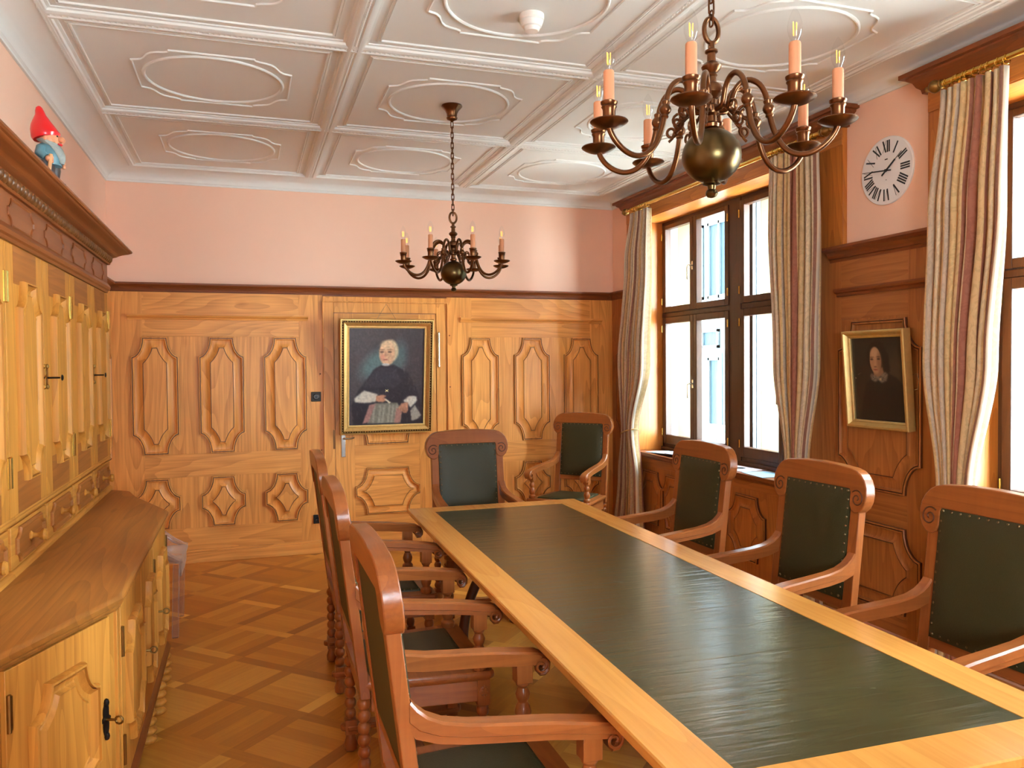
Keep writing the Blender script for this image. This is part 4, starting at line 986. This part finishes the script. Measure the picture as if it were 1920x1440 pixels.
# ------------------------------------------------------------------ clear plastic chair
cc = thing('clear_chair', 'transparent plastic chair tucked behind the far end of the dresser', 'chair', (-.56,5.26,0), 0)
mb = MB()
mb.loft([[(x*k,y*k,z) for x,y in ((-.12,-.04),(.17,-.235),(.19,-.215),(.19,.215),(.17,.235),(-.12,.20))] for k,z in ((.97,.44),(1,.445),(1,.455),(.97,.46))]); build('seat', mb, M_ACRYL, cc)
mb = MB(); mb.box(.165,.18,-.21,.21,.36,.44); build('apron', mb, M_ACRYL, cc, bevel=.004)
for s in (-1,1):
    mb = MB(); mb.loft([[(.155+.03*a-.015*k+.0,s*(.215)+b_*(1-.35*k),z) for a,b_ in ((-.6,-.02),(.6,-.02),(.6,.02),(-.6,.02))] for k,z in ((1,0),(.98,.02),(.2,.40),(0,.445))]); build('front_leg', mb, M_ACRYL, cc, bevel=.004)
    mb = MB(); mb.loft([[(-.105+.02*a,.08+s*.105+.016*b_,z) for a,b_ in ((-1,-1),(1,-1),(1,1),(-1,1))] for z in (0,.445)]); build('rear_leg', mb, M_ACRYL, cc)
    pts = [(.185,s*.225,.455),(.16,s*.228,.462),(.11,s*.217+.005,.49),(.05,s*.197+.02,.54),(.0,s*.175+.035,.60),(-.06,s*.145+.06,.68),(-.11,s*.12+.08,.74)]
    mb = MB(); mb.tube(pts, [.012,.014,.016,.016,.016,.016,.014], 10, flat=1.5); build('side_arm', mb, M_ACRYL, cc)
    mb = MB(); mb.loft([[p, (p[0],p[1],.452)] for p in [Vector(q) for q in pts]], False); so = build('side_panel', mb, M_ACRYL, cc); q = so.modifiers.new('thick','SOLIDIFY'); q.thickness = .006
mb = MB(); mb.tube([(-.11,-.04,.74),(-.13,.02,.75),(-.135,.08,.752),(-.13,.14,.75),(-.11,.20,.74)], .014, 10); build('back_rail', mb, M_ACRYL, cc)

# ------------------------------------------------------------------ chandeliers
def make_chandelier(label):
    t = thing('chandelier', label, 'chandelier')     # origin at ceiling
    zc = ZC
    Z = lambda z: z-zc
    mb = MB(); mb.lathe([(.062,0),(.064,-.006),(.060,-.012),(.042,-.030),(.032,-.050),(.030,-.070),(.034,-.074),(.030,-.084),(.012,-.092),(.005,-.10)], (0,0,0), 24); build('ceiling_rose', mb, M_BRONZE, t)
    # chain of links
    mb = MB(); z = Z(3.065); k = 0
    while z > Z(2.535):
        L_ = .038; pts = []
        for i in range(16):
            a = 2*PI*i/16; x = .008*math.cos(a); zz = (.014 if math.sin(a) > 0 else -.014)*min(1,abs(math.sin(a))*3)+.007*math.sin(a)
            pts.append((x,0,z-.016+zz) if k % 2 == 0 else (0,x,z-.016+zz))
        mb.tube(pts, .0028, 6, True); z -= .031; k += 1
    build('chain', mb, M_BRONZE, t)
    mb = MB(); mb.tube([(.023*math.cos(2*PI*k/24),0,Z(2.490)+.033*math.sin(2*PI*k/24)) for k in range(24)], .0065, 8, True); build('hanging_loop', mb, M_BRONZE, t)
    mb = MB(); mb.lathe([(r,Z(z)) for r,z in [(.010,2.225),(.020,2.232),(.022,2.240),(.014,2.246),(.014,2.262),(.022,2.268),(.024,2.278),(.022,2.288),(.013,2.294),(.013,2.306),(.020,2.312),(.030,2.322),(.031,2.332),(.026,2.344),(.014,2.352),(.012,2.366),(.016,2.370),(.014,2.376),(.024,2.386),(.027,2.393),(.022,2.401),(.012,2.407),(.011,2.428),(.017,2.432),(.017,2.437),(.009,2.442),(.008,2.458)]], (0,0,0), 24); build('stem', mb, M_BRONZE, t)
    mb = MB(); R_ = .079; mb.lathe([(R_*math.sin(PI*k/20), Z(2.156)-R_*math.cos(PI*k/20)*.92) for k in range(1,20)], (0,0,0), 32); mb.lathe([(r,Z(z)) for r,z in [(.014,2.088),(.022,2.086),(.024,2.080),(.012,2.076),(.010,2.066),(.015,2.062),(.017,2.054),(.012,2.046),(.003,2.043)]], (0,0,0), 20); build('ball', mb, M_BRONZE2, t)
    def arm(ang):
        ca, sa = math.cos(ang), math.sin(ang); P = lambda r, z: (r*ca, r*sa, Z(z))
        pts = [(.020,2.276),(.034,2.276),(.048,2.282),(.054,2.300),(.062,2.325),(.080,2.343),(.102,2.345),(.124,2.330),(.138,2.305),(.145,2.275),(.150,2.245),(.158,2.212),(.172,2.178),(.192,2.152),(.216,2.138),(.243,2.136),(.270,2.146),(.293,2.164),(.308,2.184),(.315,2.202)]
        cr_ = []
        for i in range(len(pts)-1):
            q0, q1, q2, q3 = [Vector(pts[max(0,min(len(pts)-1,i+d_))]) for d_ in (-1,0,1,2)]
            for k_ in range(3):
                t_ = k_/3; cr_.append(.5*((2*q1)+(q2-q0)*t_+(2*q0-5*q1+4*q2-q3)*t_*t_+(3*q1-q0-3*q2+q3)*t_**3))
        cr_.append(Vector(pts[-1]))
        mb = MB(); mb.tube([P(*p) for p in cr_], .0075, 10)
        mb.lathe([(.008,-.026),(.012,-.022),(.010,-.014),(.015,-.006),(.016,0),(.014,.006),(.009,.012),(.011,.018),(.008,.022)], P(.147,2.262), 12, (0.12*ca,.12*sa,-1)); 
        a = build('arm', mb, M_BRONZE, t)
        # scroll ornament below the arm
        mb = MB(); sc = []
        for k in range(15): q = k/14; th = PI*.9-q*PI*2.3; rr = .020*(1-.55*q); sc.append(P(.088+rr*math.cos(th), 2.262+rr*math.sin(th)))
        mb.tube(sc, .004, 6); sc = []
        for k in range(15): q = k/14; th = PI*.7+q*PI*2.2; rr = .017*(1-.5*q); sc.append(P(.108+rr*math.cos(th), 2.232+rr*math.sin(th)))
        mb.tube(sc, .004, 6); mb.tube([P(.048,2.282),P(.060,2.270),P(.070,2.262),P(.086,2.246),P(.098,2.236),P(.106,2.214),P(.116,2.206)], .004, 6)
        build('scroll', mb, M_BRONZE, a)
        mb = MB(); mb.lathe([(.004,-.004),(.020,-.002),(.036,.004),(.046,.010),(.049,.013),(.047,.016),(.038,.010),(.020,.006),(.006,.006)], P(.315,2.200), 24); build('drip_pan', mb, M_BRONZE, a)
        mb = MB(); mb.lathe([(.008,.004),(.020,.008),(.021,.014),(.016,.020),(.0165,.044),(.020,.050),(.018,.054),(.021,.058),(.022,.063),(.017,.066),(.012,.066)], P(.315,2.200), 18); build('candle_socket', mb, M_BRONZE, a)
        mb = MB(); mb.lathe([(.0138,.055),(.0138,.138),(.012,.142),(.004,.142)], P(.315,2.200), 16); build('candle_sleeve', mb, M_CANDLE, a)
        mb = MB(); mb.lathe([(.008,.140),(.0085,.146),(.013,.156),(.0165,.168),(.0170,.178),(.0150,.192),(.0105,.206),(.006,.215),(.002,.221)], P(.315,2.200), 16); build('bulb', mb, M_BULB, a)
        mb = MB()
        for dx, dy in ((.004,0),(-.004,0),(0,.004)): mb.tube([(P(.315,0)[0]+dx,P(.315,0)[1]+dy,Z(2.358)),(P(.315,0)[0]+dx*1.2,P(.315,0)[1]+dy*1.2,Z(2.388))], .0014, 6)
        build('filament', mb, M_FIL, a)
    for k in range(8): arm(2*PI*k/8)
    return t
ch = make_chandelier('large bronze chandelier with eight candle arms hanging over the near table end')
ch.location = (1.20,1.87,ZC); ch.rotation_euler = (0,0,math.radians(4))
ch['group'] = 'bronze chandeliers'; ch2 = copy_tree(ch); ch2.location = (1.207,4.70,ZC); ch2.rotation_euler = (0,0,math.radians(6.3))
ch2['label'] = 'smaller looking chandelier farther back, hanging in front of the pink wall'
# smoke detector
sd = thing('smoke_detector', 'round white smoke detector on the ceiling', 'smoke detector', (1.243,3.385,ZC))
mb = MB(); mb.lathe([(.056,0),(.056,-.020),(.052,-.024)], (0,0,0), 28); build('base', mb, M_PLASTIC, sd)
mb = MB(); mb.lathe([(.050,-.024),(.052,-.030),(.044,-.052),(.036,-.056),(.034,-.066),(.028,-.072),(.004,-.074)], (0,0,0), 28); build('sensor_head', mb, M_PLASTIC, sd)

# ------------------------------------------------------------------ wall clock
ck = thing('wall_clock', 'flat white round wall clock with black Roman numerals', 'clock', (XR,3.497,2.642))
CR = .185
def cp(r, deg, h): a = math.radians(deg); return (-h, -r*math.sin(a), r*math.cos(a))
mb = MB(); mb.lathe([(CR,0),(CR,.010),(CR-.003,.013),(0,.013)], (0,0,0), 64, (-1,0,0)); build('dial', mb, plain('clock_white', srgb(232,228,226), .4), ck)
mb = MB()
def stroke(deg, u0_, r0_, u1_, r1_, wd):
    a = math.radians(deg); e = Vector((0,-math.cos(a),-math.sin(a))); rr = Vector((0,-math.sin(a),math.cos(a)))
    p, q = e*u0_+rr*r0_, e*u1_+rr*r1_; d = (q-p).normalized(); n_ = Vector((1,0,0)).cross(d)*wd/2
    mb.loft([[p+n_+Vector((-h,0,0)), p-n_+Vector((-h,0,0)), q-n_+Vector((-h,0,0)), q+n_+Vector((-h,0,0))] for h in (.013,.0142)])
RI, RO, TK, TN = .100, .164, .0085, .0016
def glyphs(deg, txt):
    wid = {'I':.013,'V':.030,'X':.030}; tot = sum(wid[c] for c in txt); u = -tot/2
    for c in txt:
        m_ = u+wid[c]/2
        if c == 'I': stroke(deg, m_, RI, m_, RO, TK)
        elif c == 'V': stroke(deg, m_-.011, RO, m_-.001, RI, TK); stroke(deg, m_+.012, RO, m_+.001, RI, TN)
        else: stroke(deg, m_-.011, RO, m_+.010, RI, TK); stroke(deg, m_+.012, RO, m_-.012, RI, TN)
        u += wid[c]
for i, tx in enumerate(['XII','I','II','III','IIII','V','VI','VII','VIII','IX','X','XI']): glyphs(30*i, tx)
build('numerals', mb, M_BLACK, ck)
mb = MB(); stroke(0, -.010, .062, .010, .062, .006); stroke(0, -.002, -.050, .002, -.050, .004); build('small_mark', mb, M_IRON, ck)
mb = MB()
def hand(deg, tail, mid, tip, w1, w2, h):
    a = math.radians(deg); e = Vector((0,-math.cos(a),-math.sin(a))); rr = Vector((0,-math.sin(a),math.cos(a)))
    for r0_, r1_, wd in ((-tail,mid,w1),(mid,tip,w2)):
        mb.loft([[e*(sx*wd/2)+rr*r+Vector((-hh,0,0)) for sx,r in ((-1,r0_),(1,r0_),(1,r1_),(-1,r1_))] for hh in (h,h+.0015)])
hand(53.6, .037, .080, .137, .010, .003, .016); build('hour_hand', mb, M_BLACK, ck)
mb = MB(); hand(277.2, .040, .10, .172, .007, .003, .019); mb.lathe([(.008,0),(.008,.007),(0,.007)], (-.015,0,0), 16, (-1,0,0)); build('minute_hand', mb, M_BLACK, ck)

# ------------------------------------------------------------------ framed oil portraits
def mask_ellipse(U, V, cx, cy, rx, ry, rot=0, soft=.15):
    c, s = math.cos(rot), math.sin(rot); x = ((U-cx)*c+(V-cy)*s)/rx; y = (-(U-cx)*s+(V-cy)*c)/ry
    return np.clip((1-np.sqrt(x*x+y*y))/soft+.5, 0, 1)
def mask_poly(U, V, pts, blur=2):
    ins = np.zeros(U.shape, bool); n = len(pts)
    for i in range(n):
        x1, y1 = pts[i]; x2, y2 = pts[(i+1)%n]
        c = ((y1 > V) != (y2 > V)) & (U < (x2-x1)*(V-y1)/((y2-y1) or 1e-9)+x1); ins ^= c
    m_ = ins.astype(float)
    for _ in range(blur):
        p = np.pad(m_, 1, 'edge'); m_ = (p[:-2,1:-1]+p[2:,1:-1]+p[1:-1,:-2]+p[1:-1,2:]+p[1:-1,1:-1]*2)/6
    return m_
def paint_canvas(w_, h_, nx, ny, fn, seed):
    U, V = np.meshgrid((np.arange(nx+1))/nx, (np.arange(ny+1))/ny); rng = np.random.default_rng(seed)
    img = np.zeros(U.shape+(3,)); state = {'img': img}
    def over(mask, col, a=1.0): state['img'] = state['img']*(1-mask[...,None]*a)+np.array(col, float)*(mask[...,None]*a)
    fn(U, V, over, rng, state)
    im = np.clip(state['img'], 0, 255)/255
    lin = np.where(im <= .04045, im/12.92, ((im+.055)/1.055)**2.4)
    mb = MB()
    for j in range(ny+1):
        for i in range(nx+1): mb.v.append(((i/nx-.5)*w_, 0, (.5-j/ny)*h_))
    n = nx+1
    for j in range(ny):
        for i in range(nx): mb.f.append((j*n+i, (j+1)*n+i, (j+1)*n+i+1, j*n+i+1))
    return mb, lin.reshape(-1,3)
def smooth_noise(rng, shape, k):
    m_ = rng.random(shape)
    for _ in range(k):
        p = np.pad(m_, 1, 'wrap'); m_ = (p[:-2,1:-1]+p[2:,1:-1]+p[1:-1,:-2]+p[1:-1,2:]+p[1:-1,1:-1])/5
    m_ -= m_.mean(); return m_/m_.std()
def portrait_a(U, V, over, rng, st):
    over(np.ones(U.shape), (74,66,68)); over(np.clip(U*1.1-.2,0,1), (50,46,50), .7)
    over(mask_ellipse(U,V,.36,.37,.22,.12,-.5,.9), (96,124,122), .8); over(mask_ellipse(U,V,.66,.30,.10,.16,.2,.9), (86,112,112), .7)
    over(mask_poly(U,V,[(.44,.37),(.33,.42),(.24,.52),(.12,.64),(.03,.80),(.06,1),(.98,1),(.97,.80),(.90,.62),(.78,.46),(.60,.38)],3), (46,40,46))
    over(mask_poly(U,V,[(.42,.40),(.30,.47),(.22,.58),(.35,.62),(.48,.60),(.60,.62),(.70,.55),(.62,.42)],4), (58,51,58), .8)
    over(mask_poly(U,V,[(.27,.80),(.36,.77),(.64,.77),(.70,.85),(.69,.985),(.24,.985)],2), (124,120,106))
    for x in (.33,.41,.46,.53,.58,.63): over(mask_poly(U,V,[(x,.79),(x+.02,.79),(x+.0,.98),(x-.03,.98)],2), (168,164,150), .6)
    over(mask_poly(U,V,[(.27,.79),(.35,.78),(.26,.97),(.18,.985)],2), (160,116,108)); over(mask_poly(U,V,[(.63,.83),(.71,.85),(.68,.985),(.60,.985)],2), (166,118,106))
    over(mask_poly(U,V,[(.82,.86),(.88,.80),(.97,.91),(.92,.95),(.84,.97)],2), (150,144,132))
    over(mask_poly(U,V,[(.07,.72),(.20,.64),(.38,.68),(.35,.76),(.20,.77),(.08,.76)],3), (196,188,172)); over(mask_poly(U,V,[(.72,.755),(.80,.705),(.90,.71),(.91,.755),(.82,.83),(.79,.79)],3), (200,192,176))
    over(mask_poly(U,V,[(.36,.70),(.44,.685),(.50,.70),(.46,.715),(.50,.74),(.45,.765),(.36,.755)],2), (190,134,104)); over(mask_poly(U,V,[(.70,.78),(.79,.77),(.79,.85),(.77,.88),(.74,.885),(.70,.86),(.65,.83)],2), (182,128,100))
    for k in range(4): over(mask_poly(U,V,[(.69+.026*k,.83),(.70+.026*k,.83),(.70+.022*k,.885),(.69+.022*k,.885)],1), (110,70,56), .6)
    over(mask_poly(U,V,[(.47,.735),(.49,.73),(.56,.77),(.53,.78)],1), (206,190,160))
    over(mask_ellipse(U,V,.545,.235,.105,.115,.05,.25), (196,176,142)); over(mask_ellipse(U,V,.50,.26,.105,.125,.03,.2), (204,160,126))
    over(mask_ellipse(U,V,.50,.175,.085,.05,0,.6), (216,184,146), .8); over(mask_ellipse(U,V,.44,.30,.03,.03,0,.9), (206,130,110), .6)
    for x in (.43,.535): over(mask_ellipse(U,V,x,.245,.026,.009,0,.8), (84,58,48), .9); over(mask_ellipse(U,V,x,.222,.035,.007,0,.9), (150,110,84), .7)
    over(mask_poly(U,V,[(.475,.24),(.488,.24),(.495,.295),(.462,.295)],2), (178,124,96), .8); over(mask_ellipse(U,V,.478,.325,.030,.006,0,.8), (150,70,62), .9); over(mask_ellipse(U,V,.48,.375,.05,.014,0,.6), (190,190,190), .8)
    over(mask_poly(U,V,[(.47,.63),(.50,.64),(.53,.63),(.51,.645),(.53,.66),(.50,.65),(.47,.66),(.49,.645)],0), (226,214,150))
    n_ = smooth_noise(rng, U.shape, 2)
    st['img'] = st['img']*(1+.04*n_[...,None])
    for _ in range(90):   # streaks of the brush
        x, y = rng.random(2); a = rng.uniform(-2.4,-.4) if x < .6 else rng.uniform(-1.9,-1.2); l = rng.uniform(.03,.10)
        if .38 < x < .62 and .10 < y < .40: continue
        dx, dy = math.cos(a)*l, math.sin(a)*l; over(mask_poly(U,V,[(x,y),(x+.006,y),(x+dx+.006,y+dy),(x+dx,y+dy)],1), (118,108,108), .35)
def portrait_b(U, V, over, rng, st):
    over(np.ones(U.shape), (34,32,29)); over(mask_ellipse(U,V,.86,.42,.25,.22,0,1.0), (62,52,40), .9); over(mask_ellipse(U,V,.10,.80,.12,.25,0,1.0), (46,38,30), .7)
    over(mask_poly(U,V,[(.36,.50),(.25,.56),(.18,.75),(.10,1),(1,1),(1,.60),(.86,.48),(.68,.42)],3), (20,20,21))
    over(mask_ellipse(U,V,.50,.24,.20,.20,.1,.15), (24,21,18)); over(mask_poly(U,V,[(.60,.10),(.72,.20),(.74,.40),(.66,.46),(.58,.40)],3), (22,20,18))
    over(mask_poly(U,V,[(.42,.38),(.60,.36),(.64,.48),(.42,.50)],2), (142,106,78)); over(mask_ellipse(U,V,.468,.275,.112,.160,-.04,.12), (168,128,94))
    over(mask_ellipse(U,V,.45,.19,.075,.06,0,.8), (190,152,116), .8); over(mask_ellipse(U,V,.55,.30,.05,.12,0,.9), (120,84,60), .6)
    for x, y in ((.395,.262),(.53,.258)): over(mask_ellipse(U,V,x,y,.030,.010,0,.7), (44,30,24), .9); over(mask_ellipse(U,V,x,y-.025,.042,.007,0,.9), (84,58,42), .8)
    over(mask_poly(U,V,[(.452,.25),(.470,.25),(.478,.345),(.440,.345)],2), (188,146,110), .7); over(mask_ellipse(U,V,.462,.352,.030,.008,0,.8), (100,64,48), .8); over(mask_ellipse(U,V,.462,.385,.045,.008,0,.7), (134,66,56), .9)
    over(mask_poly(U,V,[(.38,.43),(.44,.46),(.53,.47),(.64,.41),(.70,.44),(.66,.52),(.56,.545),(.50,.51),(.44,.535),(.37,.51),(.35,.46)],2), (118,106,90))
    n_ = smooth_noise(rng, U.shape, 1); m_ = mask_poly(U,V,[(.38,.43),(.44,.46),(.53,.47),(.64,.41),(.70,.44),(.66,.52),(.56,.545),(.50,.51),(.44,.535),(.37,.51),(.35,.46)],1)
    over(m_*(n_ > .3), (70,62,54), .7); over(mask_ellipse(U,V,.545,.50,.022,.014,0,.4), (170,150,116))
    over(mask_ellipse(U,V,.05,.49,.014,.008,0,.5), (150,140,124)); over(mask_poly(U,V,[(.09,.445),(.17,.42),(.17,.426),(.10,.452)],0), (84,78,70))
def framed(name, label, w_, h_, fwid, rings_, mats, fn, seed, nx, ny, loc, rx, rz, cmat, thick):
    t = thing(name, label, 'painting', loc); t.rotation_euler = (rx,0,rz)
    for nm, prof, mt in rings_:
        mb = MB(); loops = []
        for d, z in prof: loops.append([(sx*(w_/2-d), -z, sz*(h_/2-d)) for sx,sz in ((-1,-1),(1,-1),(1,1),(-1,1))])
        mb.loft(loops, True, False, False); build(nm, mb, mt, t, sharp=25)
    mb, colr = paint_canvas(w_-2*fwid+.004, h_-2*fwid+.004, nx, ny, fn, seed)
    o = build('canvas', mb, cmat, t, sharp=180); o.location = (0,-.014,0)
    ca = o.data.color_attributes.new('paint', 'FLOAT_COLOR', 'POINT'); flat = np.ones((len(colr),4), np.float32); flat[:,:3] = colr; ca.data.foreach_set('color', flat.ravel())
    mb = MB(); mb.box(-w_/2+.01,w_/2-.01,-.010,0,-h_/2+.01,h_/2-.01); build('backing', mb, M_IRON, t)
    return t
w_, h_, f_ = .800, .992, .078
outer = [(0,0),(0,.040),(.004,.046),(.012,.048),(.015,.040)]; beadg = [(.015,.040),(.018,.034),(.026,.034),(.029,.042)]; face = [(.029,.042),(.034,.046),(.050,.036),(.058,.030)]; inner = [(.058,.030),(.060,.024),(.068,.024),(.071,.028),(.078,.026),(.078,.012)]
p1 = framed('framed_portrait', 'gilt framed oil portrait of a seated clergyman hanging on the door', w_, h_, f_, [('outer_edge',outer,M_GOLD),('dark_groove',beadg,M_DGOLD),('gilt_face',face,M_GOLD),('inner_slip',inner,M_GOLD)], None, portrait_a, 5, 130, 165, (1.152,6.838,1.502), math.radians(7.5), 0, M_PAINT, .04)
mb = MB()
for sgn in (-1,1):
    for k in range(44): mb.dome((sgn*(w_/2-.022),-.034,-h_/2+.02+k*(h_-.04)/43), .0062, (0,-1,0), .9)
    for k in range(36): mb.dome((-w_/2+.02+k*(w_-.04)/35,-.034,sgn*(h_/2-.022)), .0062, (0,-1,0), .9)
build('bead_row', mb, M_GOLD, p1)
mb = MB(); mb.tube([(-.2,.002,.3),(0,.06,.62),(.2,.002,.3)], .002, 6); build('hanging_wire', mb, M_STEEL, p1)
w_, h_, f_ = .452, .545, .043
simple = [(0,0),(0,.046),(.006,.050),(.014,.049),(.020,.040),(.030,.030),(.034,.032),(.038,.030),(.043,.024),(.043,.012)]
p2 = framed('framed_portrait', 'small gilt framed dark portrait of a woman in black below the clock', w_, h_, f_, [('frame',simple,M_GOLD2)], None, portrait_b, 9, 90, 110, (XR-.052,3.495,1.500), math.radians(4.5), -PI/2, M_PAINT2, .05)
mb = MB(); mb.tube([(.2,.004,.02),(.245,.012,.03),(.252,.014,-.01),(.245,.010,-.05),(.2,.004,-.06)], .002, 6); build('hanging_wire', mb, M_STEEL, p2)

# ------------------------------------------------------------------ brochures on the window sill
def leaflet(x, y, rz, w_, l_, col, label, z, tilt=0, grp='brochures fanned on the sill'):
    mb = MB(); mb.box(-w_/2,w_/2,-l_/2,l_/2,0,.0025); o = build('brochure', mb, plain('print_%d' % int(abs(x*1e4+y*1e3)), col, .35, var=.3, bscale=14)); o.location = (x,y,z); o.rotation_euler = (tilt,0,rz)
    tag(o, label, 'brochure', grp); return o
cols = [(150,190,214),(214,224,232),(120,170,206),(196,208,220),(166,196,216),(222,226,230),(130,176,206),(188,206,220)]
for k in range(8):
    leaflet(3.435, 6.20-k*.055, .05, .21, .10, srgb(*cols[k]), 'overlapping blue and white brochure in the fanned row on the sill by the corner curtain', SILL+.001+k*.0032)
c1 = leaflet(3.435, 4.98, .15, .22, .30, srgb(214,212,226), 'pale leaflet with a dark round spot on the sill behind the chair', SILL+.001); del c1['group']
mb = MB(); mb.lathe([(.042,0),(.042,.0012),(0,.0012)], (.01,.02,.0025), 24); build('round_print', mb, M_BLACK, c1)
c2 = leaflet(3.42, 4.66, -.1, .22, .28, srgb(150,186,206), 'light blue brochure at the right end of the window sill', SILL+.001); del c2['group']
